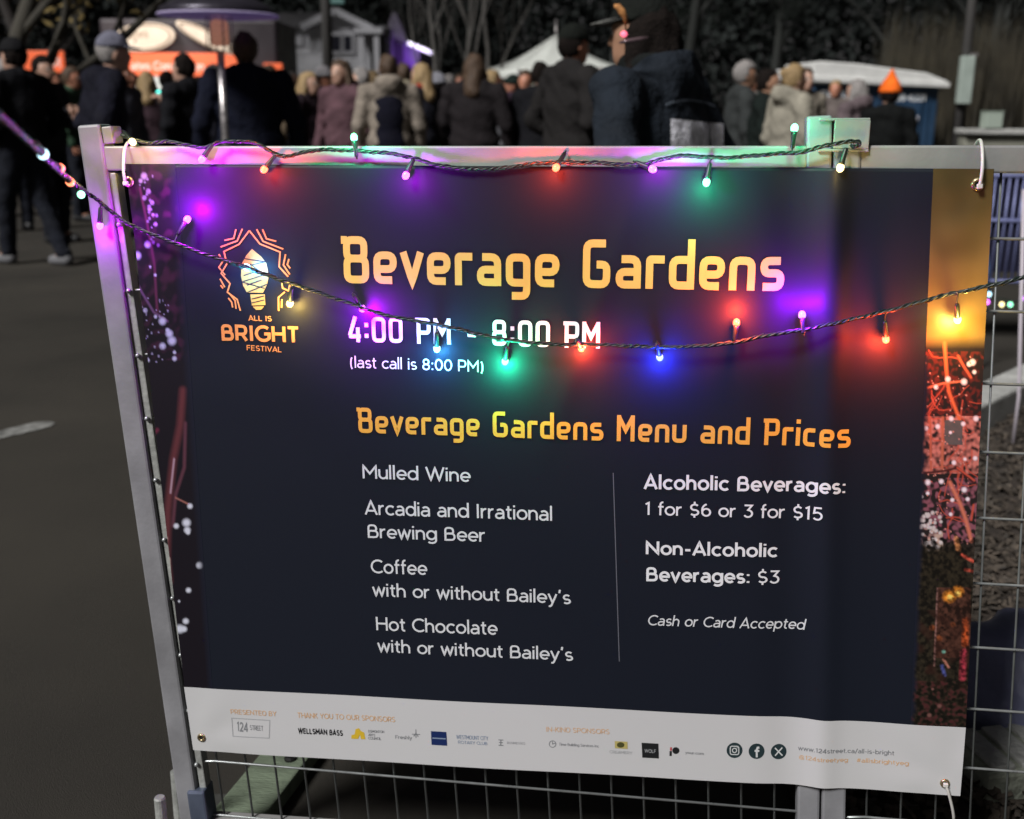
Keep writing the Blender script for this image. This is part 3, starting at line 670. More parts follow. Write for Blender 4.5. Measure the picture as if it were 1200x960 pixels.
p = Print(); p.strokes([[(488.5, 852), (488.7, 862)], [(484, 857.5), (493.5, 857.8)], [(486, 860), (488.6, 856), (491.3, 860.4)]], lambda u, v: lc(u, v), .9); p.done('sponsor_logo', SGY, 'grey star symbol')
p = Print(); p.poly([(506.2, 853.8), (524.2, 854.8), (525.2, 870.8), (507, 869.8)]); p.done('sponsor_logo', SBL, 'navy blue logo square')
p = Print(); p.k = 0; p.strokes([[(508, 861.8), (523.5, 862.6)]], lambda u, v: lc(u, v), 1.4); p.mb.v = [(x, n_+.0003, z) for x, n_, z in p.mb.v]; p.done('sponsor_logo', SB2, 'blue line on the square logo')
text('WESTMOUNT CITY', (536, 862.6), (573, 864.6), (535.8, 858), FB, 10, SB2, 'sponsor_lettering', 'slate blue sponsor name')
text('ROTARY CLUB', (538, 868.2), (572, 870), (537.8, 864.6), FB, 9, SB2, 'sponsor_lettering', 'slate blue sponsor name')
p = Print(); p.strokes([[(585, 864), (590.5, 864.3)], [(587.8, 864), (587.6, 870)], [(585, 870.2), (590.6, 870.5)], [(585.6, 867), (590, 867.3)]], lambda u, v: lc(u, v), 1.0); p.done('sponsor_logo', SGY, 'small grey pillar symbol')
text('BUSINESSES', (595, 868.6), (616, 869.6), (594.9, 866), FB, 9, SLG, 'sponsor_lettering', 'light grey sponsor name')
p = Print(); p.strokes([C(E_(648, 869.5, 3.8, 3.8, 0, 342, 19)), [(648, 866.5), (648, 869.5), (652, 868)]], lambda u, v: lc(u, v), .8); p.done('sponsor_logo', SGY, 'small round clock symbol')
text('Time Building Services Inc', (655.5, 871.2), (702, 873.8), (655.3, 868), FB, 9, SGY, 'sponsor_lettering', 'grey sponsor name')
p = Print(); p.poly([(720.5, 866.2), (735.5, 867), (735.8, 875.4), (720.8, 874.6)]); p.done('sponsor_logo', ink('pale_yellow_ink', (.45, .38, .13)), 'pale yellow logo patch')
p = Print(); p.poly(E_(727.5, 870.6, 4.4, 3.2, 0, 340, 14)[::-1]); p.mb.v = [(x, n_+.0003, z) for x, n_, z in p.mb.v]; p.done('sponsor_logo', ink('olive_ink', (.07, .07, .02)), 'dark olive oval')
text('CREAMERY', (714.5, 880.4), (741, 881.8), (714.4, 877), FB, 9, SLG, 'sponsor_lettering', 'light grey sponsor name')
p = Print(); p.poly([(752, 868), (771.6, 869), (772.2, 886.4), (752.8, 885.4)]); p.done('sponsor_logo', SBK, 'black logo square')
pr2 = Print(); text('WOLF', (755.5, 879.2), (768.8, 880), (755.4, 875.2), FB, 11, SLG, '', '', pr=pr2); pr2.mb.v = [(x, n_+.0003, z) for x, n_, z in pr2.mb.v]; pr2.done('sponsor_lettering', SLG, 'pale letters on the black square')
p = Print(); p.poly(E_(792, 877, 4.2, 4.0, 0, 340, 14)[::-1]); p.strokes([[(786, 877.5), (785.8, 883.4)]], lambda u, v: lc(u, v), 2.6); p.done('sponsor_logo', SBK, 'black P shaped symbol')
p = Print(); p.strokes([[(786.4, 873.2), (786.2, 877)]], lambda u, v: lc(u, v), 2.2); p.done('sponsor_logo', SRD, 'red top of the P symbol')
text('your.com', (803, 880.6), (824.5, 882), (802.9, 877.5), FB, 11, SGY, 'sponsor_lettering', 'grey web name')
for (cx_, cy_, kind) in ((860.5, 876.8, 'camera'), (886.3, 878.2, 'f'), (912.3, 879.8, 'x')):
    p = Print(); p.poly(E_(cx_, cy_, 9.3, 9.0, 0, 345, 24)[::-1]); p.done('sponsor_logo', ink('icon_dark', (.018, .035, .040)), 'round dark social media icon')
    p = Print()
    if kind == 'camera': p.strokes([C(rp([(cx_-5, cy_-5), (cx_+5, cy_-4.7), (cx_+5, cy_+5), (cx_-5, cy_+4.7)], 2.4, True)), C(E_(cx_, cy_, 2.5, 2.5, 0, 342, 19)), [(cx_+2.7, cy_-3.1), (cx_+3.5, cy_-3.1)]], lambda u, v: lc(u, v), 1.1)
    elif kind == 'f': p.strokes([[(cx_+.2, cy_+7), (cx_+.2, cy_-2), (cx_+1.2, cy_-4.2), (cx_+3.2, cy_-4.4)], [(cx_-2.4, cy_-.6), (cx_+3.2, cy_-.4)]], lambda u, v: lc(u, v), 2.3)
    else: p.strokes([[(cx_-4.4, cy_-4.6), (cx_+4.4, cy_+4.8)], [(cx_+4.2, cy_-4.6), (cx_-4.2, cy_+4.6)]], lambda u, v: lc(u, v), 1.5)
    p.mb.v = [(x, n_+.0003, z) for x, n_, z in p.mb.v]; p.done('sponsor_logo', ink('icon_white', (.6, .62, .62)), 'white mark on a social media icon')
text('www.124street.ca/all-is-bright', (935, 877.8), (1047, 883), (934.8, 872.8), FB, 10, SGY, 'sponsor_lettering', 'grey web address')
text('@124streetyeg', (936, 888.2), (993, 891), (935.9, 883.4), FB, 9, SOR, 'sponsor_lettering', 'pale orange tag')
text('#allisbrightyeg', (1003, 891.6), (1064, 894.6), (1002.9, 886.8), FB, 9, SOR, 'sponsor_lettering', 'pale orange tag')
# grommets and cable ties
BRS = mat('brass_grommet', (.42, .34, .20), .3, .85, .2, 60); DK = mat('grommet_hole', (.01, .01, .01), .9)
def grommet(u, v, r_=.0065):
    x, z = lc(u, v); n0 = BN+relief(x, z)+.0006
    mb = MB(); M_ = Matrix.Rotation(R(-90), 3, 'X')
    prof = [(r_*.45, 0), (r_*.5, .0022), (r_*.8, .0030), (r_, .0018), (r_*1.05, 0)]
    n = 20; vs = []
    for a_, h in prof:
        for j in range(n): vs.append((x+a_*math.cos(2*math.pi*j/n), n0+h, z+a_*math.sin(2*math.pi*j/n)))
    mb.add(vs, [(i*n+j, i*n+(j+1) % n, (i+1)*n+(j+1) % n, (i+1)*n+j) for i in range(len(prof)-1) for j in range(n)])
    fin(mb, 'grommet', BRS, ban, smooth=True)
    mb = MB(); mb.add([(x+r_*.5*math.cos(2*math.pi*j/n), n0+.0003, z+r_*.5*math.sin(2*math.pi*j/n)) for j in range(n)], [tuple(range(n))]); fin(mb, 'grommet_hole', DK, ban)
    return x, z
TIE = mat('white_nylon', (.62, .60, .56), .4, 0, 0, 1, 0, 1)
def tie(pts, label, r_=.0022):
    t = empty('cable_tie', W(*pts[0]), 0, label, 'cable tie')
    mb = MB(); pv = [Vector(p_) for p_ in pts]; sm = []
    for i in range(len(pv)-1):
        a0, a1, a2, a3 = pv[max(0, i-1)], pv[i], pv[i+1], pv[min(len(pv)-1, i+2)]
        for j in range(6):
            q_ = j/6; sm.append(.5*((2*a1)+(a2-a0)*q_+(2*a0-5*a1+4*a2-a3)*q_**2+(3*a1-a0-3*a2+a3)*q_**3))
    sm.append(pv[-1]); mb.tube(sm, r_, 8); fin(mb, 'strap', TIE, t, smooth=True)
    mb = MB(); mb.box(pts[0], (.007, .005, .006)); fin(mb, 'buckle', TIE, t, bevel=.001)
x, z = grommet(1145, 216, .0085); zt_ = railz(x)+.024
tie([(x, BN+.008, z-.002), (x+.001, BN+.010, z+.020), (x+.002, .004, zt_-.01), (x+.003, -.016, zt_+.001), (x+.003, -.043, zt_-.012), (x+.003, -.046, z+.01), (x+.001, -.03, z-.01), (x, BN+.004, z-.004)], 'white cable tie looped over the top rail at the upper right grommet')
x, z = grommet(152, 213, .008); zt_ = railz(x)+.024
tie([(x, BN+.008, z-.002), (x, BN+.010, z+.018), (x-.001, .004, zt_-.01), (x, -.016, zt_+.001), (x, -.043, zt_-.012), (x, -.046, z+.01), (x, -.03, z-.01), (x, BN+.004, z-.004)], 'pale cable tie looped over the top rail at the upper left grommet')
grommet(238, 862, .007)
x, z = grommet(1106, 915, .007)
x2, z2 = lc(1118, 968)
tie([(x, BN+.006, z), (x+.006, BN+.006, z-.016), (x2-.003, BN-.002, z2+.02), (x2+.002, -.012, z2-.02), (x2+.002, -.02, z2-.05)], 'white cable tie hanging from the lower right grommet')

# ------------------------------------------------------------------ string lights
CABLE = mat('dark_green_cable', (.012, .022, .018), .35, 0, .2, 80)
SOCK = mat('dark_green_socket', (.010, .018, .014), .4)
BC = {'magenta': ((1, .22, 1), (.50, .0, 1), 'magenta'), 'purple': ((.75, .28, 1), (.30, .0, 1), 'purple'), 'red': ((1, .26, .12), (1, .06, .02), 'red orange'),
      'green': ((.35, 1, .62), (.02, .85, .34), 'green'), 'yellow': ((1, .88, .45), (1, .66, .14), 'warm yellow'), 'cyan': ((.6, .92, 1), (.06, .42, 1), 'pale blue'),
      'blue': ((.30, .38, 1), (.02, .04, 1), 'deep blue')}
BM = {k: mat(k+'_bulb_glow', v[1], .3, emit=v[0], estr=2.6) for k, v in BC.items()}
def catmull(pts, n=10):
    pv = [Vector(p_) for p_ in pts]; sm = []
    for i in range(len(pv)-1):
        a0, a1, a2, a3 = pv[max(0, i-1)], pv[i], pv[i+1], pv[min(len(pv)-1, i+2)]
        for j in range(n):
            q_ = j/n; sm.append(.5*((2*a1)+(a2-a0)*q_+(2*a0-5*a1+4*a2-a3)*q_**2+(3*a1-a0-3*a2+a3)*q_**3))
    sm.append(pv[-1]); return sm
BP = MB(); BP.lathe([(.0012, 0), (.0036, .001), (.0050, .0040), (.0050, .0075), (.0036, .0105), (.0010, .0120)], n=14); BULB = {k: BP.mesh('bulb', m, True) for k, m in BM.items()}
SP = MB(); SP.lathe([(.0022, -.021), (.0030, -.019), (.0034, -.008), (.0040, -.002), (.0040, .0015)], n=10); SOCKM = SP.mesh('socket', SOCK, True)
def string_light(path_px, bulbs, label, power=1.0, lift=0.0):
    # path_px: (u, v, n) in the fence frame; bulbs: (u, v, n, colour, attach_u, attach_v)
    pts = [Vector((lc(u, v, n)[0], n, lc(u, v, n)[1])) for u, v, n in path_px]
    t = empty('string_lights', W(*pts[0]), 0, label, 'string lights')
    sm = catmull(pts, 14); mb = MB(); acc = 0
    # even resample then twist two strands
    res = [sm[0]]; step = .0035
    for p_, q_ in zip(sm[:-1], sm[1:]):
        L_ = (q_-p_).length; k = max(1, int(L_/step))
        for j in range(1, k+1): res.append(p_.lerp(q_, j/k))
    for ph in (0, 2.1, 4.2):
        st_ = []; d_ = 0
        for i, p_ in enumerate(res):
            if i: d_ += (p_-res[i-1]).length
            tt = (res[min(i+1, len(res)-1)]-res[max(i-1, 0)]).normalized(); a_ = Vector((0, 0, 1)); b_ = tt.cross(a_)
            b_ = b_.normalized() if b_.length > 1e-5 else Vector((0, 1, 0)); a_ = b_.cross(tt)
            an = d_*190+ph+.8*math.sin(d_*23); rr_ = .0017*(1+.35*math.sin(d_*41+ph))
            st_.append(p_+(a_*math.cos(an)+b_*math.sin(an))*rr_)
        mb.tube(st_, .0015, 6)
    fin(mb, 'cable', CABLE, t, smooth=True)
    for (u, v, n, colr, au, av, an_) in bulbs:
        c_ = lc(u, v, n); bpos = Vector((c_[0], n, c_[1])); a_ = lc(au, av, an_); att = Vector((a_[0], an_, a_[1]))
        d_ = (bpos-att); d_ = d_.normalized() if d_.length > 1e-4 else Vector((0, 0, -1))
        wd = (W(*(bpos+d_*.01))-W(*bpos)).normalized()
        o = bpy.data.objects.new('bulb', BULB[colr]); COL.objects.link(o); o.parent = t; o['label'] = BC[colr][2]+' glowing mini bulb'
        o.rotation_mode = 'QUATERNION'; o.rotation_quaternion = wd.to_track_quat('Z', 'Y'); o.location = W(*(bpos-d_*.005))-t.location
        s2 = bpy.data.objects.new('socket', SOCKM); COL.objects.link(s2); s2.parent = t; s2.rotation_mode = 'QUATERNION'
        s2.rotation_quaternion = o.rotation_quaternion; s2.location = o.location
        tail = bpos-d_*.025
        if (tail-att).length > .004:
            mb = MB(); mb.tube(catmull([tail, tail-d_*.004, att+Vector((.002, .001, 0)), att], 4), .0012, 5); fin(mb, 'lead_wire', CABLE, t, smooth=True)
        if n > .15: continue
        ld = bpy.data.lights.new('bulb_light', 'POINT'); ld.energy = LP*power*(.22 if u < 130 else .4 if 900 < u < 990 and v < 200 else 1)*{'blue': .8, 'yellow': .34, 'cyan': .38}.get(colr, 1); ld.color = BC[colr][1]; ld.shadow_soft_size = .006
        lo = bpy.data.objects.new('bulb_light', ld); COL.objects.link(lo); lo.parent = t
        lo.location = W(*(bpos+d_*.012+Vector((0, .004+lift, 0))))-t.location
    return t
LP = .75
string_light([(142, 158, .006), (170, 167, .010), (200, 166, .008), (235, 173, .014), (262, 166, .010), (300, 168, .012), (330, 183, .014), (372, 176, .012), (420, 177, .012), (470, 182, .014),
              (520, 195, .016), (575, 198, .016), (640, 191, .014), (700, 191, .014), (750, 193, .016), (795, 183, .014), (850, 185, .014), (900, 181, .014), (940, 178, .014), (975, 169, .014), (1006, 166, .012), (1000, 172, .006), (985, 160, -.02), (960, 166, -.05)],
             [(155, 166, .014, 'yellow', 150, 160, .008), (237, 186, .020, 'magenta', 247, 172, .014), (310, 198, .020, 'red', 322, 183, .014), (415, 162, .012, 'green', 417, 177, .012),
              (476, 205, .022, 'magenta', 484, 188, .015), (652, 196, .018, 'red', 655, 191, .014), (764, 198, .020, 'magenta', 752, 193, .016), (828, 213, .022, 'green', 833, 186, .014),
              (931, 151, .012, 'green', 928, 179, .014), (985, 196, .018, 'yellow', 992, 172, .014)],
             'dark green string of coloured mini bulbs wound along the top rail', 1.15, .030)
string_light([(-90, 60, .95), (-20, 118, .85), (30, 162, .70), (72, 203, .42), (97, 222, .06), (116, 236, .012), (150, 262, .022), (200, 283, .034), (250, 301, .031), (285, 312, .034), (320, 325, .034), (365, 340, .032), (410, 356, .030),
              (450, 369, .036), (520, 382, .034), (580, 396, .036), (640, 403, .038), (700, 404, .030), (780, 407, .031), (850, 403, .031), (900, 393, .031), (960, 383, .031), (1050, 362, .032), (1100, 348, .034), (1150, 337, .050), (1200, 325, .06), (1270, 300, .08)],
             [(50, 180, .60, 'cyan', 46, 174, .61), (70, 197, .44, 'red', 66, 194, .45), (82, 213, .36, 'red', 78, 208, .37), (95, 228, .20, 'green', 91, 220, .16), (117, 264, .014, 'magenta', 118, 238, .012), (219, 258, .020, 'magenta', 203, 284, .034), (288, 313, .024, 'cyan', 276, 310, .034), (340, 355, .022, 'yellow', 342, 333, .034),
              (424, 361, .022, 'magenta', 417, 350, .031), (512, 408, .020, 'cyan', 511, 380, .034), (592, 423, .020, 'green', 596, 399, .036), (681, 408, .022, 'red', 679, 404, .030), (773, 418, .022, 'blue', 771, 407, .031),
              (863, 379, .024, 'red', 860, 401, .031), (940, 370, .024, 'purple', 941, 387, .031), (1038, 397, .024, 'red', 1036, 366, .032), (1122, 374, .026, 'yellow', 1121, 343, .047)],
             'dark green string of coloured mini bulbs sagging across the front of the banner', 2.2, .014)
#PART2
# ------------------------------------------------------------------ people (continuous bodies from a distance field)
def surface_nets(Fv, xs, ys, zs):
    S = Fv < 0; nx, ny, nz_ = Fv.shape; cx_, cy_, cz_ = nx-1, ny-1, nz_-1
    acc = np.zeros((cx_, cy_, cz_, 3)); cnt = np.zeros((cx_, cy_, cz_))
    cor = [(i, j, k) for i in (0, 1) for j in (0, 1) for k in (0, 1)]
    G = lambda A, c: A[c[0]:c[0]+cx_, c[1]:c[1]+cy_, c[2]:c[2]+cz_]
    for a_ in cor:
        for ax in range(3):
            if a_[ax]: continue
            b_ = list(a_); b_[ax] = 1
            m = G(S, a_) != G(S, b_); fa, fb_ = G(Fv, a_), G(Fv, b_)
            t = np.where(m, fa/np.where(m, fa-fb_, 1), 0); cnt += m
            for d_ in range(3): acc[..., d_] += m*((t if d_ == ax else 0)+a_[d_])
    act = cnt > 0; idx = -np.ones(act.shape, int); idx[act] = np.arange(act.sum())
    I = np.argwhere(act); P = I+acc[act]/cnt[act][:, None]
    V = np.stack([xs[0]+P[:, 0]*(xs[1]-xs[0]), ys[0]+P[:, 1]*(ys[1]-ys[0]), zs[0]+P[:, 2]*(zs[1]-zs[0])], 1)
    faces = []
    for ax in range(3):
        o1, o2 = [(1, 2), (2, 0), (0, 1)][ax]
        sl = [slice(None)]*3; s0 = list(sl); s1 = list(sl); s0[ax] = slice(0, -1); s1[ax] = slice(1, None)
        ch = S[tuple(s0)] != S[tuple(s1)]; q = np.argwhere(ch)
        q = q[(q[:, o1] > 0) & (q[:, o2] > 0) & (q[:, o1] < Fv.shape[o1]-1) & (q[:, o2] < Fv.shape[o2]-1)]
        if not len(q): continue
        ins = S[tuple(q.T)]
        def cell(d1, d2):
            c = q.copy(); c[:, o1] -= d1; c[:, o2] -= d2; return idx[tuple(c.T)]
        f = np.stack([cell(1, 1), cell(0, 1), cell(0, 0), cell(1, 0)], 1); f[~ins] = f[~ins][:, ::-1]; faces.append(f)
    return V, np.concatenate(faces)
def np_mesh(name, V, Fc, m):
    me = bpy.data.meshes.new(name); me.from_pydata(V.tolist(), [], Fc.tolist()); me.update(); me.materials.append(m)
    me.polygons.foreach_set('use_smooth', [True]*len(me.polygons)); return me
class SDF:
    def __init__(s, lo, hi, h):
        s.ax = [np.arange(lo[i], hi[i]+h, h) for i in range(3)]; s.X, s.Y, s.Z = np.meshgrid(*s.ax, indexing='ij')
        s.F = np.full(s.X.shape, 9.0); s.h = h
    def cap(s, a, b, ra, rb, k=.03, flat=None):
        a = np.array(a, float); b = np.array(b, float); d = b-a; L = d@d+1e-9
        px, py, pz = s.X-a[0], s.Y-a[1], s.Z-a[2]; t = np.clip((px*d[0]+py*d[1]+pz*d[2])/L, 0, 1)
        qx, qy, qz = px-t*d[0], py-t*d[1], pz-t*d[2]
        s.un(np.sqrt(qx*qx+qy*qy+qz*qz)-(ra+(rb-ra)*t), k); return s
    def ell(s, c, r, k=.03, tilt=0):
        x, y, z = s.X-c[0], s.Y-c[1], s.Z-c[2]
        if tilt: ct, st_ = math.cos(tilt), math.sin(tilt); y, z = y*ct+z*st_, -y*st_+z*ct
        q = np.sqrt((x/r[0])**2+(y/r[1])**2+(z/r[2])**2); s.un((q-1)*min(r)*(.5+.5*max(r)/min(r)), k); return s
    def un(s, g, k):
        if k <= 0: s.F = np.minimum(s.F, g); return
        h = np.clip(.5+.5*(s.F-g)/k, 0, 1); s.F = s.F*(1-h)+g*h-k*h*(1-h)
    def cut(s, g): s.F = np.maximum(s.F, g); return s      # keep where g < 0
    def mesh(s, name, m, Mx=None):
        V, Fc = surface_nets(s.F, *s.ax)
        return np_mesh(name, V, Fc, m)
SKIN = {'pale': mat('pale_skin', (.50, .30, .22), .55, 0, .08, 20), 'tan': mat('tan_skin', (.40, .22, .14), .55, 0, .08, 20), 'ruddy': mat('ruddy_skin', (.50, .22, .14), .55, 0, .08, 20)}
HAIRM = {'dark': mat('dark_hair', (.012, .009, .008), .9, 0, .4, 60, .5, 120, .1), 'brown': mat('brown_hair', (.07, .040, .022), .6, 0, .4, 60, .5, 120),
         'blond': mat('blond_hair', (.34, .23, .11), .6, 0, .3, 60, .5, 120), 'grey': mat('grey_hair', (.26, .24, .23), .65, 0, .3, 60, .5, 120)}
EYEW = mat('eye_white', (.6, .6, .58), .3); EYED = mat('eye_iris', (.02, .015, .01), .2); LIP = mat('lip', (.33, .12, .10), .5)
SHOE = mat('dark_shoe', (.02, .02, .022), .5); SHOEW = mat('pale_shoe', (.15, .15, .16), .6)
_cm = {}
def cloth(c, nm):
    if c not in _cm: _cm[c] = mat(nm, (tuple(v*.75 for v in c) if max(c) < .5 else c), .9, 0, .3, 7, .7, 30, .15)
    return _cm[c]
def person(u, vtop, Y, facing, H, label, top, hat=None, hair='dark', hairlen='short', skin='pale', trou=(.015, .017, .025), pose='down', h=.02, width=1.0, hood=False, shoe=None, stride=0, scarf=None, lean=0, group='people in the crowd beyond the fence'):
    """u: image column of the head, Y: depth, facing: heading in degrees (0 = away from the viewer, 90 = to the left, 180 = towards, 270 = right)"""
    s = H/1.75; P = dp(u, 123, Y); root = empty('person', (P.x, Y, 0), R(facing), label, 'person', group)
    wd = width*1.09
    hx, hy, hz = 0, .03+lean*.25, 1.612-.03*abs(lean)    # head centre
    sh = [(.185*wd*sg, .0+lean*.16, 1.42) for sg in (-1, 1)]
    ank = [(-.09, stride*.22, .08), (.09, -stride*.24, .08)]; kne = [(-.10, stride*.14+.03, .50), (.10, -stride*.06+.04, .50)]; hip = [(-.095, 0, .93), (.095, 0, .93)]
    if pose == 'down': elb = [(.25*wd*sg, -.02, 1.13) for sg in (-1, 1)]; wri = [(.26*wd*sg, .08, .89) for sg in (-1, 1)]
    elif pose == 'fold': elb = [(.25*wd*sg, .04, 1.13) for sg in (-1, 1)]; wri = [(.06*sg, .29, 1.20+.03*sg) for sg in (-1, 1)]
    elif pose == 'cup': elb = [(-.25*wd, -.02, 1.13), (.25*wd, .06, 1.15)]; wri = [(-.25*wd, .10, .90), (.10, .33, 1.34)]
    elif pose == 'pockets': elb = [(.29*wd*sg, -.06, 1.14) for sg in (-1, 1)]; wri = [(.19*wd*sg, .12, .97) for sg in (-1, 1)]
    hand = [tuple(np.array(wri[i])+(np.array(wri[i])-np.array(elb[i]))/np.linalg.norm(np.array(wri[i])-np.array(elb[i]))*.055) for i in (0, 1)]
    lo, hi = (-.48, -.42, -.01), (.48, .48, 1.86)
    B = SDF(lo, hi, h)
    B.ell((0, 0, 1.22), (.155*wd, .105, .25), .02).ell((0, .0, .98), (.165*wd, .12, .13), .05).cap((0, -.01+lean*.14, 1.38), (hx, hy-.02, hz-.09), .058, .052, .03)
    B.cap(sh[0], sh[1], .055, .055, .05)
    for i in (0, 1):
        B.cap(sh[i], elb[i], .052, .042, .03).cap(elb[i], wri[i], .042, .028, .02).ell(np.array(hand[i]), (.028, .034, .045), .02)
        B.cap(hip[i], kne[i], .085, .058, .04).cap(kne[i], ank[i], .055, .038, .03).cap(ank[i], (ank[i][0], ank[i][1]+.14, .04), .040, .032, .02)
    B.ell((hx, hy, hz+.012), (.076, .096, .112), .02).ell((hx, hy+.045, hz-.06), (.050, .050, .055), .03)
    B.cap((hx, hy+.088, hz+.018), (hx, hy+.108, hz-.018), .010, .016, .012).cap((hx-.04, hy+.078, hz+.03), (hx+.04, hy+.078, hz+.03), .012, .012, .012)
    for sg in (-1, 1): B.ell((hx+sg*.080, hy-.005, hz), (.012, .022, .032), .006)
    me = B.mesh('body', SKIN[skin]); V0 = [tuple(v.co) for v in me.vertices]; F0 = [tuple(p.vertices) for p in me.polygons]
    mb = MB(); mb.v = V0; mb.f = F0
    for i in (0, 1):                     # five separate fingers on each hand
        hc = Vector(hand[i]); d_ = (hc-Vector(wri[i])).normalized(); side = Vector((1, 0, 0)) if abs(d_.z) > .5 else Vector((0, 0, 1)); side = (side-d_*side.dot(d_)).normalized(); nrm = d_.cross(side)
        if pose == 'down': side = Vector((0, 1, 0)); side = (side-d_*side.dot(d_)).normalized(); nrm = Vector((1 if i == 0 else -1, 0, 0))
        for k, L_ in enumerate((.062, .072, .068, .054)):
            b0 = hc+side*(.027-.018*k)+d_*.022; p1 = b0+d_*L_*.45+nrm*.004; p2 = p1+d_*L_*.22+nrm*L_*.22; p3 = p2+nrm*L_*.28+d_*.002
            mb.tube([b0, p1, p2, p3], [.0095, .009, .0082, .0065], 6)
        b0 = hc+side*.024-d_*.02; mb.tube([b0, b0+side*.022+d_*.02+nrm*.008, b0+side*.026+d_*.046+nrm*.016], [.011, .010, .0075], 6)
    body = mb.build('body', SKIN[skin], root, True); body.scale = (s, s, s)
    def add(name, obj_, parent=root, label=None):
        o = link(name, obj_, parent, label)
        if parent is root: o.scale = (s, s, s)
        return o
    if h < .019 or Y < 13:               # eyes and mouth where they could be made out
        for sg in (-1, 1):
            mb = MB(); mb.lathe([(.001, .010), (.008, .007), (.011, 0), (.008, -.006), (.001, -.008)], (hx+sg*.031, hy+.083, hz+.014), 8, Matrix.Rotation(R(-90), 3, 'X')); e = mb.build('eye', EYEW, body, True)
            mb = MB(); mb.lathe([(.001, .0125), (.0045, .0115), (.005, .008)], (hx+sg*.031, hy+.083, hz+.014), 8, Matrix.Rotation(R(-90), 3, 'X')); mb.build('iris', EYED, body, True)
        mb = MB(); mb.tube([(hx-.022, hy+.088, hz-.053), (hx, hy+.098, hz-.050), (hx+.022, hy+.088, hz-.053)], [.003, .006, .003], 6); mb.build('lips', LIP, body, True)
    # trousers
    T = SDF(lo, (hi[0], hi[1], 1.08), h)
    T.ell((0, 0, .97), (.175*wd, .13, .14), .03)
    for i in (0, 1): T.cap(hip[i], kne[i], .100, .075, .04).cap(kne[i], ank[i], .073, .062, .03)
    T.cut(.07-T.Z); T.F += .006*np.sin(T.Z*38+T.X*20)*np.sin(T.Y*25+T.Z*9)
    add('trousers', T.mesh('trousers', cloth(trou, 'trouser_cloth')))
    for i in (0, 1):
        mb = MB(); a_ = ank[i]; mb.v = []
        S_ = SDF((a_[0]-.08, a_[1]-.12, -.01), (a_[0]+.08, a_[1]+.24, .16), .014)
        S_.cap((a_[0], a_[1]-.02, .05), (a_[0], a_[1]+.15, .035), .052, .042, .02).cap((a_[0], a_[1], .06), (a_[0], a_[1], .11), .05, .048, .02).cut(.004-S_.Z)
        add('shoe', S_.mesh('shoe', shoe or SHOE))
    # jacket
    J = SDF((-.52, -.46, .78), (.52, .52, 1.72), h)
    J.ell((0, lean*.05, 1.21), (.185*wd, .150, .27), .02).ell((0, 0, .98), (.195*wd, .155, .16), .06).cap((sh[0][0]*.92, sh[0][1], 1.41), (sh[1][0]*.92, sh[1][1], 1.41), .082, .082, .06).cap((-.08, -.02, 1.44), (.08, -.02, 1.44), .085, .085, .05)
    J.cap((0, -.02+lean*.12, 1.42), (hx, hy-.035, hz-.125), .075, .072, .03)
    if hood: J.ell((0, hy-.12, 1.50), (.13, .085, .085), .04)
    for i in (0, 1):
        e_ = elb[i]; w_ = wri[i]; J.cap(sh[i], e_, .078, .068, .035).cap(e_, w_, .066, .048, .02)
    J.F += .007*np.sin(J.Z*46+J.X*14+1.5*np.sin(J.X*11+u))*np.cos(J.X*9+J.Y*13+u*.3)+.004*np.sin(J.X*60+J.Z*25)*np.sin(J.Y*40+J.Z*33)
    J.cut(.84-J.Z); J.cut(J.Z-(1.535-.25*(J.Y-.03)))
    jk = add('jacket', J.mesh('jacket', cloth(top, 'jacket_cloth')))
    if scarf:
        C_ = SDF((-.2, -.2, 1.38), (.2, .3, 1.62), .016)
        r_ = np.sqrt((C_.X/1.0)**2+((C_.Y-.01-lean*.15)/1.0)**2); C_.un(np.sqrt((r_-.085)**2+((C_.Z-1.50)/1.3)**2)-.038, 0); add('scarf', C_.mesh('scarf', cloth(scarf, 'scarf_cloth')))
    # hair or hat
    if hairlen != 'none':
        Hs = SDF((-.16, -.26, hz-.36), (.16, .24, hz+.17), min(h, .014))
        Hs.ell((hx, hy-.012, hz+.026), (.088, .108, .116), .02)
        if hairlen == 'long': Hs.cap((hx, hy-.05, hz+.0), (hx, hy-.105, hz-.19), .088, .085, .05).cap((hx-.055, hy-.02, hz), (hx-.10, hy-.02, hz-.19), .048, .038, .03).cap((hx+.055, hy-.02, hz), (hx+.10, hy-.02, hz-.19), .048, .038, .03)
        if hairlen == 'bun': Hs.ell((hx, hy-.10, hz+.06), (.045, .045, .045), .01)
        Y0 = hy+.045; g1 = np.minimum(Hs.Y-Y0+.0, 9)
        face = np.maximum(Hs.Z-(hz+.060+(Hs.Y-hy)*.2), -(Hs.Y-(hy+.012)))    # carve below fringe, in front of the ears
        Hs.F = np.maximum(Hs.F, -np.maximum(face, -9)) if hairlen != 'x' else Hs.F
        if hairlen in ('short', 'bun'): Hs.F = np.maximum(Hs.F, (hz-.045-(hy-Hs.Y)*.35)-Hs.Z)
        Hs.F += .005*np.sin(Hs.X*90+Hs.Z*30+u)*np.sin(Hs.Z*45+Hs.Y*60)+.006*np.sin(Hs.X*34+u)*np.cos(Hs.Z*30+Hs.Y*28)
        add('hair', Hs.mesh('hair', HAIRM[hair]))
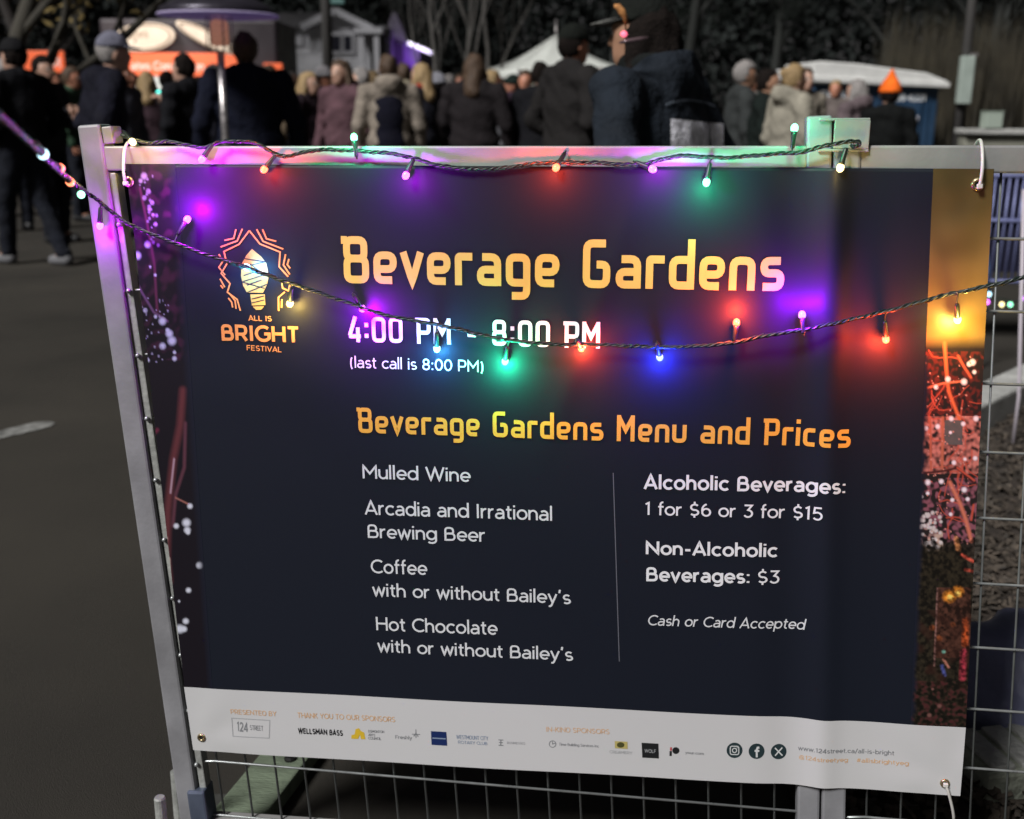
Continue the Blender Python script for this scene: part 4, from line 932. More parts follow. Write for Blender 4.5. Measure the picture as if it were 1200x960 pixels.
    if hat:
        kind, colr = hat[0], hat[1]; m = cloth(colr, 'hat_cloth')
        Hs = SDF((-.16, -.2, hz-.02), (.16, .30, hz+.32), .013)
        Hs.ell((hx, hy-.008, hz+.040), (.097, .115, .120), .01)
        if kind == 'pointed': Hs.cap((hx, hy-.02, hz+.08), (hx, hy-.03, hz+.23), .085, .018, .04)
        Hs.cut((hz+.045-.02*(kind != 'cap'))-Hs.Z)
        if kind == 'beanie' or kind == 'pointed': Hs.un(np.sqrt((np.sqrt(((Hs.X-hx)/.96)**2+((Hs.Y-hy+.008)/1.13)**2)-.099)**2+((Hs.Z-hz-.045)/2.0)**2)-.011, .004)
        add('hat', Hs.mesh('hat', m))
        if kind == 'cap':
            n = 14; vs = []
            for j in range(n+1):
                a_ = R(200+140*j/n) ; a_ = R(20+140*j/n)
                x_, y_ = hx+.094*math.cos(a_), hy-.008+.110*math.sin(a_); x2_, y2_ = hx+.085*math.cos(a_), hy+.07+.115*math.sin(a_)
                for (xx, yy, zz) in ((x_, y_, hz+.062), (x2_, y2_, hz+.045), (x2_, y2_, hz+.040), (x_, y_, hz+.055)): vs.append((xx, yy, zz))
            fs = [(4*j+a_, 4*j+(a_+1) % 4, 4*j+4+(a_+1) % 4, 4*j+4+a_) for j in range(n) for a_ in range(4)]
            mb = MB(); mb.add(vs, fs); mb.add([], []); o = mb.build('brim', cloth(hat[2], 'brim_cloth') if len(hat) > 2 else m, root, True); o.scale = (s, s, s)
        if kind == 'pom':
            mb = MB(); S2 = SDF((-.05, -.06, hz+.12), (.05, .05, hz+.22), .01); S2.ell((hx, hy-.02, hz+.175), (.035, .035, .035), 0); S2.F += .004*np.sin(S2.X*300)*np.sin(S2.Z*300)*np.sin(S2.Y*300); add('pompom', S2.mesh('pompom', m))
    root['h_'] = 0; del root['h_']
    return root, s, jk
NV = (.010, .012, .026); BK = (.010, .010, .013); CH = (.028, .028, .034)
PEOPLE = [
 # u, top, Y, facing, H, label, jacket, kwargs
 (24, 9.1, 60, 1.76, 'man in black walking at the far left of the crowd, pale shoes', BK, dict(hat=('cap', (.012, .012, .014)), stride=1, shoe=SHOEW, h=.018, pose='pockets')),
 (52, 10.6, 250, 1.70, 'person in charcoal jacket in front of the short orange sign', CH, dict(hair='dark', pose='fold')),
 (84, 12.6, 200, 1.66, 'person in green coat with ruddy face behind the man in the grey hat', (.05, .10, .06), dict(hair='brown', skin='ruddy')),
 (118, 8.0, 300, 1.76, 'big man in dark jacket with pale grey cap left of the corner post', (.012, .012, .022), dict(hat=('cap', (.20, .20, .26)), hair='grey', width=1.18, h=.017, pose='pockets', lean=.35)),
 (174, 12.4, 10, 1.62, 'person in brown jacket under the oval sign seen from behind', (.06, .035, .045), dict(hair='blond', hairlen='long')),
 (220, 9.9, 65, 1.70, 'man in black jacket facing left and holding up a glowing cup', BK, dict(hair='dark', pose='cup', h=.017, width=1.05)),
 (291, 8.4, 20, 1.79, 'large man in navy jacket seen from behind below the patio heater', NV, dict(hair='brown', width=1.22, h=.017)),
 (361, 11.5, 320, 1.60, 'blond woman in dark brown coat right of the large navy jacket', (.035, .022, .03), dict(hair='blond', hairlen='long', skin='pale')),
 (344, 15.0, 200, 1.70, 'person in pale blue jacket far back beside the orange sign end', (.16, .20, .27), dict(hair='grey')),
 (402, 11.0, 40, 1.70, 'person in dusty pink coat under the dark gable house', (.14, .075, .09), dict(hair='brown', hairlen='long', hood=True)),
 (425, 12.0, 330, 1.66, 'person in plum coat squeezed behind the dusty pink coat', (.05, .03, .04), dict(hair='grey')),
 (456, 10.2, 10, 1.72, 'person in black vest over cream sleeves, seen from behind', (.34, .29, .24), dict(hair='brown', hood=True, h=.017)),
 (495, 11.6, 340, 1.70, 'blond person in dark coat with a red scarf', (.022, .022, .032), dict(hair='blond', hairlen='long', scarf=(.40, .05, .03))),
 (556, 10.4, 350, 1.74, 'long-haired woman in a dark brown coat left of the white canopy', (.022, .018, .020), dict(hair='brown', hairlen='long', width=1.1, h=.017)),
 (527, 15.0, 60, 1.68, 'far person in grey between the red scarf and the long-haired woman', (.06, .06, .07), dict(hair='grey')),
 (603, 15.5, 110, 1.68, 'small far person in a dark beanie with orange-lit face before the canopy', (.16, .06, .04), dict(hat=('beanie', (.02, .035, .03)), skin='ruddy')),
 (584, 17.0, 200, 1.70, 'far person in blue under the left end of the white canopy', (.05, .08, .22), dict(hair='brown')),
 (632, 10.4, 340, 1.68, 'dark-haired person in black at the back of the capped man', BK, dict(hair='dark')),
 (667, 8.1, 300, 1.83, 'man in black jacket and black cap facing right in front of the canopy', (.022, .020, .020), dict(hat=('cap', (.010, .012, .010)), skin='ruddy', width=1.12, h=.015, pose='pockets')),
 (868, 10.4, 275, 1.70, 'grey-haired man in dark coat just right of the big navy jacket', (.05, .055, .055), dict(hair='grey', skin='tan')),
 (896, 10.0, 255, 1.62, 'short dark-haired person in black between grey-haired man and cream coat', (.012, .018, .016), dict(hair='dark', skin='tan', pose='fold')),
 (926, 9.4, 290, 1.64, 'person in cream coat with blond hair left of the clamp', (.40, .37, .30), dict(hair='blond', hairlen='bun', h=.017, hood=True)),
 (940, 12.0, 200, 1.70, 'far person in pale coat behind the cream coat', (.36, .32, .26), dict(hair='brown')),
 (1004, 11.4, 40, 1.58, 'grey-haired person in a hooded mauve coat before the navy cabin', (.17, .13, .14), dict(hair='grey', hairlen='long', hood=True)),
 (1042, 9.6, 350, 1.52, 'child-sized person in pointed bright orange beanie and black jacket', (.008, .009, .009), dict(hat=('pointed', (.95, .17, .02)), hair='dark', h=.017, width=.9)),
 (8, 11.5, 290, 1.70, 'person in slate jacket at the very left edge, mostly behind the walking man', (.05, .05, .06), dict(hair='grey')),
 (143, 11.4, 100, 1.68, 'person in grey-blue coat just right of the pale grey cap', (.10, .10, .13), dict(hair='brown', skin='ruddy')),
 (196, 14.0, 30, 1.66, 'far person in violet jacket between brown jacket and cup holder', (.10, .06, .18), dict(hair='dark')),
 (251, 13.2, 280, 1.72, 'person in dark coat in front of the lit serving windows, left of the heater pole', (.03, .03, .045), dict(hair='grey', skin='ruddy')),
 (318, 12.6, 60, 1.70, 'person in tan coat right behind the large navy jacket', (.20, .15, .10), dict(hair='brown', skin='ruddy')),
 (378, 14.0, 110, 1.72, 'far person in black with a white knit hat near the utility pole', (.02, .02, .03), dict(hat=('beanie', (.42, .40, .42)), skin='ruddy')),
 (438, 14.5, 280, 1.70, 'far person in maroon coat under the gabled house', (.10, .03, .04), dict(hair='blond')),
 (474, 13.0, 70, 1.74, 'person in cream parka with ruddy face left of the red scarf', (.32, .28, .20), dict(hair='brown', skin='ruddy', hood=True)),
 (514, 12.6, 120, 1.62, 'short person in a pale knit hat beside the red scarf', (.05, .05, .07), dict(hat=('beanie', (.30, .30, .34)), skin='ruddy')),
 (575, 12.4, 290, 1.66, 'person in light grey coat at the right shoulder of the long-haired woman', (.20, .20, .22), dict(hair='blond', skin='ruddy')),
 (616, 13.0, 100, 1.68, 'person in dark plum coat before the canopy valance', (.05, .03, .05), dict(hair='brown', skin='ruddy')),
 (700, 12.0, 250, 1.68, 'person in yellowish jacket peeking between the capped man and the very large man', (.30, .27, .14), dict(hair='grey')),
 (912, 13.4, 100, 1.70, 'far person in a white knit hat behind the short dark-haired person', (.10, .10, .10), dict(hat=('beanie', (.5, .5, .5)), skin='ruddy')),
 (63, 14.5, 170, 1.68, 'far person with a lit face between charcoal jacket and green coat', (.08, .07, .09), dict(hair='blond', skin='ruddy')),
 (157, 16.0, 190, 1.70, 'far person facing the viewer under the large oval sign', (.14, .12, .16), dict(hair='brown', skin='ruddy')),
 (236, 16.5, 170, 1.66, 'far small person facing the viewer before the serving window', (.05, .05, .10), dict(hair='dark', skin='ruddy')),
 (332, 17.0, 150, 1.66, 'far small person with a lit face under the right end of the fascia', (.20, .20, .26), dict(hair='grey', skin='pale')),
 (388, 16.0, 200, 1.68, 'far person facing the viewer beside the utility pole foot', (.16, .14, .12), dict(hair='brown', skin='ruddy')),
 (416, 17.0, 160, 1.72, 'far person with pale face above the plum coat', (.24, .20, .18), dict(hair='grey', skin='pale')),
 (484, 16.5, 190, 1.72, 'far person facing the viewer below the tube light', (.10, .05, .05), dict(hair='brown', skin='ruddy')),
 (540, 16.5, 170, 1.72, 'far person with lit face left of the long-haired woman, under the bare trees', (.20, .18, .15), dict(hair='brown', skin='ruddy')),
 (593, 18.5, 190, 1.70, 'tiny far person facing the viewer at the left foot of the canopy', (.34, .33, .32), dict(hair='dark', skin='ruddy')),
 (883, 14.5, 170, 1.70, 'far person facing the viewer between grey-haired man and short dark-haired person', (.14, .14, .13), dict(hair='brown', skin='ruddy')),
 (978, 15.5, 160, 1.66, 'far person with a lit face before the left wall of the navy cabin', (.18, .15, .14), dict(hair='blond', skin='ruddy')),
]
rdp = random.Random(4)
for (u, Y, fc, H, lab, top, kw) in PEOPLE:
    if Y > 10.9 and 'seen from' not in lab and 'hood' not in lab and 'long-haired' not in lab: fc += rdp.choice((0, 70, -70, 110, 150))
    r_, s_, jk = person(u, 0, Y, fc, H, lab, top, **kw)
    if 'black vest' in lab:
        V = SDF((-.3, -.3, .9), (.3, .3, 1.5), .017); V.ell((0, 0, 1.21), (.178, .165, .27), .02).ell((0, 0, .98), (.19, .17, .15), .06).cap((-.12, 0, 1.40), (.12, 0, 1.40), .085, .085, .05).cut(.9-V.Z).cut(np.abs(V.X)-.165)
        o = link('vest', V.mesh('vest', cloth((.008, .008, .018), 'vest_cloth')), r_); o.scale = (s_,)*3
    if 'glowing cup' in lab:
        cp = empty('cup', r_.matrix_world.translation, 0, 'small cup with a teal glowing light held by the man in black', 'cup')
        hp = Matrix.Rotation(R(fc), 3, 'Z') @ Vector((.10*s_, .405*s_, 1.37*s_)); cp.location = Vector(r_.location)+hp
        mb = MB(); mb.lathe([(.022, -.05), (.030, .04), (.031, .042), (.029, .042)], n=16); mb.build('cup_wall', mat('paper_cup', (.4, .4, .4), .6), cp, True)
        mb = MB(); mb.lathe([(.004, .035), (.022, .042), (.024, .055), (.012, .065)], n=12); mb.build('glow_light', mat('teal_glow', (.05, .6, .5), .4, emit=(.10, .95, .75), estr=2.2), cp, True)
# the large man close to the fence
bigm, s_, jk = person(780, 0, 3.75, 60, 1.655, 'very large man in navy jacket close behind the fence, cap brim and red light showing', (.020, .026, .036), hat=('cap', (.012, .014, .012), (.15, .15, .14)), hair='dark', skin='tan', pose='pockets', h=.0125, width=1.56, lean=.30, hairlen='long', hood=True, scarf=(.012, .014, .014))  # long dark hair, hood and scarf added in place of shade on face
RG = cloth((.17, .20, .25), 'reflective_piping')
# hem band, white back print and shoulder seam on his jacket: built on the jacket surface by ray casting
import mathutils
from mathutils.bvhtree import BVHTree
bvh = BVHTree.FromPolygons([v.co[:] for v in jk.data.vertices], [tuple(p.vertices) for p in jk.data.polygons])
def onjacket(u, v, off=.004):
    Mi = Matrix.LocRotScale(bigm.location, bigm.rotation_euler, (s_,)*3).inverted(); o_ = Mi @ EYE; d_ = ((Mi @ (EYE+ray(u, v)))-o_).normalized()
    h_ = bvh.ray_cast(o_, d_); return (h_[0]-d_*off) if h_[0] else None
def patch(pts_fn, nu, nv_, name, m, label=None, off=.006):
    V, ok = [], True
    for j in range(nv_+1):
        for i in range(nu+1):
            q_ = onjacket(*pts_fn(i/nu, j/nv_), off); V.append(q_)
    mb = MB(); fs = []
    for j in range(nv_):
        for i in range(nu):
            f = (j*(nu+1)+i, (j+1)*(nu+1)+i, (j+1)*(nu+1)+i+1, j*(nu+1)+i+1)
            if all(V[k] is not None for k in f): fs.append(f)
    V = [v or Vector((0, 0, 1)) for v in V]; mb.add(V, fs); o = mb.build(name, m, bigm, True, label); o.scale = (s_,)*3; return o
patch(lambda a, b: (786+a*62, 139+a*6+b*50), 22, 16, 'back_print', mat('white_back_print', (.85, .84, .92), .8, 0, .35, 26, .3, 60), 'white printed patch on the back of the jacket')
patch(lambda a, b: (780+a*76, 119+14*(a-.35)**2*3-b*3.2), 26, 2, 'piping', RG, 'pale curved piping')
# flashing clip light and orange feather on his cap
hp = Vector(bigm.location)+Matrix.Rotation(R(60), 3, 'Z') @ Vector((0, .0, 0))
q = dp(731, 40, 3.52)
cl2 = empty('clip_light', q, 0, 'small glowing red clip light on the cap of the very large man', 'light')
mb = MB(); mb.lathe([(.002, -.009), (.008, -.006), (.011, 0), (.008, .006), (.002, .009)], n=12); mb.build('lens', mat('red_clip_glow', (.9, .15, .2), .3, emit=(1, .16, .26), estr=1.6), cl2, True)
mb = MB(); mb.box((0, .012, 0), (.014, .008, .014)); mb.build('clip_base', SHOE, cl2, bevel=.002)
q = dp(727, 14, 3.54)
fe = empty('feather', q, 0, 'curled orange feather tuft standing up from the cap of the very large man', 'feather')
mb = MB(); mb.tube([(-.020, 0, .018), (-.008, 0, .015), (.004, 0, .002), (.014, .0, -.016), (.018, .01, -.032), (.020, .02, -.05)], [.004, .010, .012, .008, .004, .002], 10); mb.build('plume', mat('orange_plume', (.50, .22, .07), .7, 0, .3, 60, .4, 200), fe, True)
q = dp(742, 47, 3.52)
gl = empty('glasses', q, 0, 'spectacles tinted for a pink glint on the very large man', 'glasses')
mb = MB(); mb.tube([(-.042, 0, -.008), (-.02, 0, -.004), (.02, 0, .003), (.045, 0, .007)], [.003, .007, .007, .003], 10); mb.build('lens', mat('glass_painted_pink_glint', (.12, .08, .09), .2, .2), gl, True)  # pink reflection put into the lens colour

# ------------------------------------------------------------------ background
def tree(x, y, hgt, label, cat='tree', seed=0, leaf=None, leafn=0, trunk_r=.16, col=(.09, .08, .07), levels=4, spread=.55, lean_=0, forks=3, lsz=.10, start=.25, grp=None):
    rd = random.Random(seed); root = empty('tree', (x, y, 0), 0, label, cat, grp); mb = MB(); tips = []
    def br(p, d_, L_, r_, lv):
        pts = [p]; q_ = p.copy(); dd = d_.copy(); n = 5 if lv == levels else 4
        for i in range(n):
            dd = (dd+Vector((rd.gauss(0, .10), rd.gauss(0, .10), rd.gauss(.03, .06)))).normalized(); q_ = q_+dd*L_/n; pts.append(q_.copy())
        mb.tube(pts, [r_*(1-.5*i/n) for i in range(n+1)], 7 if lv >= levels-1 else 4, cap=False)
        if lv == 0: tips.extend(pts[1:]); return
        for k in range(forks if lv < levels else forks+2):
            t = rd.uniform(start if lv == levels else .3, 1); i = min(n-1, int(t*n)); b_ = pts[i].lerp(pts[i+1], t*n-i) if t < 1 else pts[-1]
            a_ = rd.uniform(0, 6.283); sd_ = Vector((math.cos(a_), math.sin(a_), rd.uniform(.1, .7))); nd = (dd*(1-spread)+sd_*spread).normalized()
            br(b_, nd, L_*rd.uniform(.45, .7), r_*(1-.5*t)*.6, lv-1)
        br(pts[-1], dd, L_*.6, r_*.5, lv-1)
        if lv <= 1: tips.extend(pts[1:])
    br(Vector((0, 0, -.1)), Vector((lean_, 0, 1)).normalized(), hgt*.55, trunk_r, levels)
    key = ('bark', col)
    if key not in _cm: _cm[key] = mat('bark', col, .9, 0, .35, 9, .6, 30, stretch=(3, 3, .6))
    mb.build('trunk', _cm[key], root, True)
    if leaf and leafn:
        lb = MB(); 
        for k in range(leafn):
            c = rd.choice(tips)+Vector((rd.gauss(0, .16), rd.gauss(0, .16), rd.gauss(0, .16))); s1 = lsz*rd.uniform(.5, 1.3)
            a_ = Vector((rd.gauss(0, 1), rd.gauss(0, 1), rd.gauss(0, 1))).normalized(); b_ = a_.orthogonal().normalized()*.55
            lb.add([c-a_*s1*.5, c+b_*s1*.4, c+a_*s1*.5, c-b_*s1*.4], [(0, 1, 2, 3)])
        key = ('leaf', leaf)
        if key not in _cm: _cm[key] = mat('foliage', leaf, .9, 0, .45, .5, spec=.1)
        lb.build('crown', _cm[key], root)
    return root
def gx(u, Y): return dp(u, 123, Y).x
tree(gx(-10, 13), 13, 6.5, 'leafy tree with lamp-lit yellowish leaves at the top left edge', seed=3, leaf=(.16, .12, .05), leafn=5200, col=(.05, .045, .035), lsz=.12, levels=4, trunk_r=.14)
tree(gx(75, 21), 21, 8, 'brownish shrubby tree behind the short orange sign', seed=5, leaf=(.055, .042, .032), leafn=5200, col=(.035, .03, .028), lsz=.16, trunk_r=.15)
tree(gx(524, 27), 27, 8, 'bare pale tree left of two leaning right above the crowd', seed=8, col=(.075, .07, .065), lean_=-.30, trunk_r=.065, levels=4, start=.2, spread=.36)
tree(gx(545, 26), 26, 8, 'bare pale tree forking above the red scarf', seed=9, col=(.075, .07, .065), lean_=.0, trunk_r=.08, levels=4, start=.2, spread=.36)
tree(gx(565, 27), 27, 8, 'bare tree leaning right, nearest the canopy peak', seed=12, col=(.075, .07, .065), lean_=.24, trunk_r=.06, levels=4, start=.2, spread=.36)
labs = ['dark green evergreen behind the big navy jacket', 'dark tree above the canopy right slope', 'dark green tree above the cabin roof left end', 'tall dark tree between cabin roof and right pole', 'dark tree behind the right pole', 'dark bushy tree at the top right edge', 'dark brown tree above the food stall', 'dark tree between food stall and gabled house', 'dark tree behind the purple gable']
for i, (u, Y, hh) in enumerate(((800, 30, 10), (715, 44, 11), (900, 40, 12), (1010, 42, 12), (1120, 38, 10), (1185, 30, 9), (190, 42, 11), (300, 66, 17), (470, 72, 19))):
    tree(gx(u, Y), Y, hh, labs[i], seed=20+i, leaf=((.016, .020, .017) if u > 600 else (.017, .015, .016)), leafn=17000, col=(.02, .022, .02), lsz=.17 if Y > 50 else .11, trunk_r=.2, spread=.6)
# reed like brush
RB = MB(); rd = random.Random(5)
for k in range(2600):
    u = rd.uniform(1030, 1260); Y = rd.uniform(25, 31); x = gx(u, Y); hgt = rd.uniform(1.5, 3.6)
    lx, ly = rd.gauss(0, .18), rd.gauss(0, .12); wv = rd.uniform(.008, .022)
    RB.add([(x-wv, Y, 0), (x+wv, Y, 0), (x+lx*.4+wv, Y+ly*.4, hgt*.6), (x+lx*.4-wv, Y+ly*.4, hgt*.6), (x+lx, Y+ly, hgt)], [(0, 1, 2, 3), (3, 2, 4)])
tag(RB.build('tall_grass', mat('dry_grass', (.040, .034, .022), .9, 0, .6, 1.5)), 'brown dry tall grass and stems behind the pole at the right', 'tall grass', kind='stuff')
# far wood
rg = np.random.default_rng(6); NW = 150000
th = rg.uniform(-.75, .75, NW); D = rg.uniform(78, 100, NW)
zz = rg.uniform(0, 1, NW)**.8*(17+5*np.sin(th*9)+3*np.sin(th*23)+2*np.sin(th*61))
cc = np.stack([D*np.sin(th), D*np.cos(th), zz], 1); s1 = rg.uniform(.12, .42, NW)[:, None]
aa = rg.normal(size=(NW, 3)); aa /= np.linalg.norm(aa, axis=1)[:, None]; bb = np.cross(aa, rg.normal(size=(NW, 3))); bb /= np.linalg.norm(bb, axis=1)[:, None]
VV = np.stack([cc-aa*s1, cc+bb*s1*.7, cc+aa*s1, cc-bb*s1*.7], 1).reshape(-1, 3)
me = bpy.data.meshes.new('far_wood'); me.vertices.add(4*NW); me.vertices.foreach_set('co', VV.ravel()); me.loops.add(4*NW); me.loops.foreach_set('vertex_index', np.arange(4*NW)); me.polygons.add(NW); me.polygons.foreach_set('loop_start', np.arange(NW)*4); me.update(calc_edges=True)
me.materials.append(mat('far_foliage', (.018, .021, .020), .95, 0, .4, .12, spec=.1))
tag(link('far_wood', me), 'dark far-off wood closing the view behind the crowd', 'wood', kind='stuff')

# food stall
Y = 19.0; SX = Y/F
def sx(u): return gx(u, Y)
def szp(v): return dp(300, v, Y).z
fs_ = empty('food_stall', (sx(190), Y, 0), 0, 'food stall trailer with orange lettered fascia and two cream oval signs on its dark top', 'food stall')
fx = fs_.location.x
DKB = mat('dark_plum_panel', (.022, .015, .020), .6, 0, .2, 4); ORG = mat('orange_fascia', (.62, .10, .030), .5, emit=(1, .17, .06), estr=.42); CRM = mat('cream_sign', (.60, .50, .40), .5, 0, .1, 5)
ICE = mat('lit_interior', (.6, .62, .6), .6, emit=(.95, 1, .92), estr=.33)
mb = MB(); mb.box(((sx(150)+sx(300))/2-fx, .9, szp(20)/2), (sx(305)-sx(100), 1.7, szp(18)-.1)); mb.build('trailer_body', DKB, fs_, bevel=.05)
mb = MB(); mb.box(((sx(128)+sx(282))/2-fx, -.02, (szp(63)+szp(90))/2), (sx(282)-sx(128), .09, szp(63)-szp(90))); mb.build('fascia', ORG, fs_, bevel=.01)
mb = MB(); mb.box(((sx(35)+sx(80))/2-fx, -.02, (szp(62)+szp(87))/2), (sx(80)-sx(35), .09, szp(62)-szp(87))); mb.build('fascia', ORG, fs_, bevel=.01, label='short left end of the orange fascia')
mb = MB(); mb.box(((sx(312)+sx(333))/2-fx, -.02, (szp(74)+szp(98))/2), (sx(333)-sx(312), .09, szp(74)-szp(98))); mb.build('fascia', ORG, fs_, bevel=.01, label='small right end of the orange fascia')
for a_, b_, v0, v1, lab in ((152, 166, 91, 135, None), (179, 216, 86, 140, None), (232, 262, 88, 138, None), (264, 276, 89, 102, None), (318, 334, 99, 135, None)):
    poly = [(sx((a_+b_)/2+(b_-a_)/2*math.copysign(abs(math.cos(t))**.5, math.cos(t)))-fx, szp((v0+v1)/2-(v1-v0)/2*math.copysign(abs(math.sin(t))**.5, math.sin(t)))) for t in [i/16*6.2832 for i in range(16)]]
    mb = MB(); mb.prism(poly, -.03, .045); mb.build('serving_window', ICE, fs_)
mb = MB(); mb.box((0, -.2, 1.02), (sx(300)-sx(120), .4, .06)); mb.build('counter', mat('steel_counter', (.3, .3, .32), .4, .5), fs_, bevel=.01)
mb = MB(); mb.box((0, -.03, .52), (sx(300)-sx(120), .05, .92)); mb.build('counter_front', DKB, fs_)
# oval signs with a rim and small writing dots
def oval(u, v, ru, rv, tilt_, lab):
    c_ = dp(u, v, Y); rx_, rz_ = ru*SX, rv*SX; M_ = lambda a_, k: ((rx_*k*math.cos(a_)*math.cos(tilt_)-rz_*k*math.sin(a_)*math.sin(tilt_))+c_.x-fx, (rx_*k*math.cos(a_)*math.sin(tilt_)+rz_*k*math.sin(a_))*1+c_.z)
    mb = MB(); mb.prism([M_(i/28*6.2832, 1) for i in range(28)], -.09, -.01); o = mb.build('oval_sign', CRM, fs_, label=lab)
    mb = MB(); ring = [(*[M_(i/40*6.2832, .86)[0]], -.0935, M_(i/40*6.2832, .86)[1]) for i in range(41)]; mb.tube(ring, .012, 5); mb.build('rim_line', mat('brown_line', (.22, .15, .10), .6), o)
    return o
ov = oval(171, 44, 34, 15, .10, 'large cream oval sign'); oval(243, 44.5, 36, 7.5, -.46, 'thin tilted cream oval sign'); 
mb = MB()
def stroke_text(string, x0, z0, h_, fnt, y, bold=11, ang=0, parent=None, m=None, name='lettering', flip=1):
    mb = MB(); pen = 0; k = h_/70; kk = 0
    for ch in string:
        for it in fnt[ch][1]:
            closed = isinstance(it, tuple) and it[0] == 'c'; pts = it[1] if closed else it; vs, fs = stroke(pts, bold, closed); kk += 1
            mb.add([(x0+(pen+a_)*k*math.cos(ang)-b_*k*math.sin(ang), y-.0004*(kk % 5), z0+(pen+a_)*k*math.sin(ang)+b_*k*math.cos(ang)) for a_, b_ in vs], fs)
        pen += fnt[ch][0]+4
    return mb.build(name, m, parent), pen*k
WL = mat('pale_lettering', (.75, .55, .48), .5, emit=(1, .6, .5), estr=.12)
stroke_text('Tates Concession', sx(152)-fx, szp(83), .125, FB, -.07, 13, 0, fs_, WL)
stroke_text('Hot', sx(56)-fx, szp(80), .15, FB, -.07, 13, 0, fs_, WL)
stroke_text('Tates', sx(152)-fx, szp(47), .13, FB, -.094, 11, .05, ov, mat('brown_letters', (.35, .26, .19), .6))
LSt = bpy.data.lights.new('stall_light', 'AREA'); LSt.energy = 26; LSt.size = 2.2; LSt.color = (1, .93, .85); lo = bpy.data.objects.new('stall_light', LSt); COL.objects.link(lo); lo.parent = fs_
lo.location = (0, -.5, 2.3); lo.rotation_euler = (R(55), 0, 0)

# patio heater
Y = 8.0
ph = empty('patio_heater', (gx(262, Y), Y, 0), 0, 'tall patio heater with wide round dark hood over the crowd', 'patio heater')
hz0 = dp(262, 5, Y).z
STL = mat('brushed_steel', (.45, .42, .42), .3, .7, .15, 30); HOOD = mat('dark_hood', (.05, .045, .06), .35, .6, .2, 6)
mb = MB(); mb.lathe([(.39, -.075), (.40, -.07), (.385, -.03), (.25, .04), (.06, .085), (.005, .09)], (0, 0, hz0), 40)
mb.build('hood', HOOD, ph, True)
mb = MB(); mb.lathe([(.403, -.082), (.408, -.075), (.403, -.066), (.398, -.075)], (0, 0, hz0), 40); mb.build('hood_rim', mat('rim_painted_purple_light', (.4, .35, .5), .4, emit=(.42, .25, 1), estr=.06), ph, True)  # purple emission on the rim stands in for light falling on the hood
mb = MB(); mb.lathe([(.05, -.27), (.062, -.25), (.06, -.12), (.04, -.10)], (0, 0, hz0), 18); mb.build('burner_cage', mat('warm_mesh', (.50, .33, .26), .5, .2, .4, 50, emit=(1, .42, .28), estr=.22), ph, True)
for k in range(6):
    a_ = k*math.pi/3; mb = MB(); mb.tube([(.09*math.cos(a_), .09*math.sin(a_), hz0-.31), (.088*math.cos(a_), .088*math.sin(a_), hz0-.08)], .006, 6); mb.build('cage_bar', STL, ph, True)
mb = MB(); mb.tube([(0, 0, .5), (0, 0, hz0-.30)], .026, 14); mb.build('pole', STL, ph, True)
mb = MB(); mb.lathe([(.20, 0), (.22, .02), (.21, .46), (.10, .52), (.03, .54)], (0, 0, 0), 26); mb.build('gas_housing', STL, ph, True)

# gabled house
SID = mat('grey_siding', (.40, .40, .42), .7, 0, .12, 3); SHG = mat('roof_shingle_grey', (.060, .058, .062), .9, 0, .5, 8, .5, 12); TRM = mat('pale_trim', (.30, .30, .32), .6); GLS = mat('night_glass', (.012, .012, .018), .15)
Y = 46.0
hs_ = empty('house', (gx(400, Y), Y, 0), 0, 'grey gabled house with a paired window and shingled porch roof behind the crowd', 'house')
ox = hs_.location.x; X = lambda u: gx(u, Y)-ox; Z = lambda v: dp(400, v, Y).z
gable = [(X(388), 0), (X(436), 0), (X(436), Z(34)), (X(398), Z(15)), (X(365), Z(29)), (X(365), 0)]
mb = MB(); mb.prism([(X(365), 0), (X(436), 0), (X(436), Z(34)), (X(398), Z(16)), (X(365), Z(31))], 0, 6); mb.build('gable_wall', SID, hs_)
mb = MB(); mb.prism([(X(300), 0), (X(366), 0), (X(366), Z(31)), (X(300), Z(34))], 1.4, 6); mb.build('wing_wall', SID, hs_, label='darker long wing')
mb = MB(); mb.prism([(X(296), Z(33)), (X(366), Z(30)), (X(372), Z(12)), (X(310), Z(14))], 1.1, 6.5); mb.build('wing_roof', SHG, hs_)
mb = MB(); mb.beam((X(358), -.12, Z(33)), (X(398), -.12, Z(13.5)), .25, .6); mb.build('barge_board', TRM, hs_)
mb = MB(); mb.beam((X(398), -.12, Z(13.5)), (X(440), -.12, Z(34.5)), .25, .6); mb.build('barge_board', TRM, hs_)
for k in range(14):
    v = 34+k*4.5
    if v > 90: break
    mb = MB(); mb.box(((X(365)+X(436))/2, -.02, Z(v)), (X(436)-X(365), .05, .05)); mb.build('siding_board', SID, hs_)
for u0, u1 in ((392, 402), (405, 415)):
    mb = MB(); mb.box(((X(u0)+X(u1))/2, -.06, (Z(42)+Z(60))/2), (X(u1)-X(u0)+.16, .10, Z(42)-Z(60)+.2)); wf = mb.build('window', TRM, hs_)
    mb = MB(); mb.box(((X(u0)+X(u1))/2, -.115, (Z(42)+Z(60))/2), (X(u1)-X(u0)-.04, .02, Z(42)-Z(60))); mb.build('pane', GLS, wf)
for u in (338, 346, 360):
    mb = MB(); mb.box((X(u), 1.36, (Z(40)+Z(52))/2), (.34, .1, Z(40)-Z(52))); mb.build('window', TRM, hs_)
for u in (428, 445): mb = MB(); mb.beam((X(u), -.6, 0), (X(u), -.6, Z(38)), .2, .2); mb.build('column', TRM, hs_)
mb = MB(); mb.box(((X(420)+X(452))/2, .3, Z(37)), (X(452)-X(420), 2.2, .2)); mb.build('porch_beam', TRM, hs_)
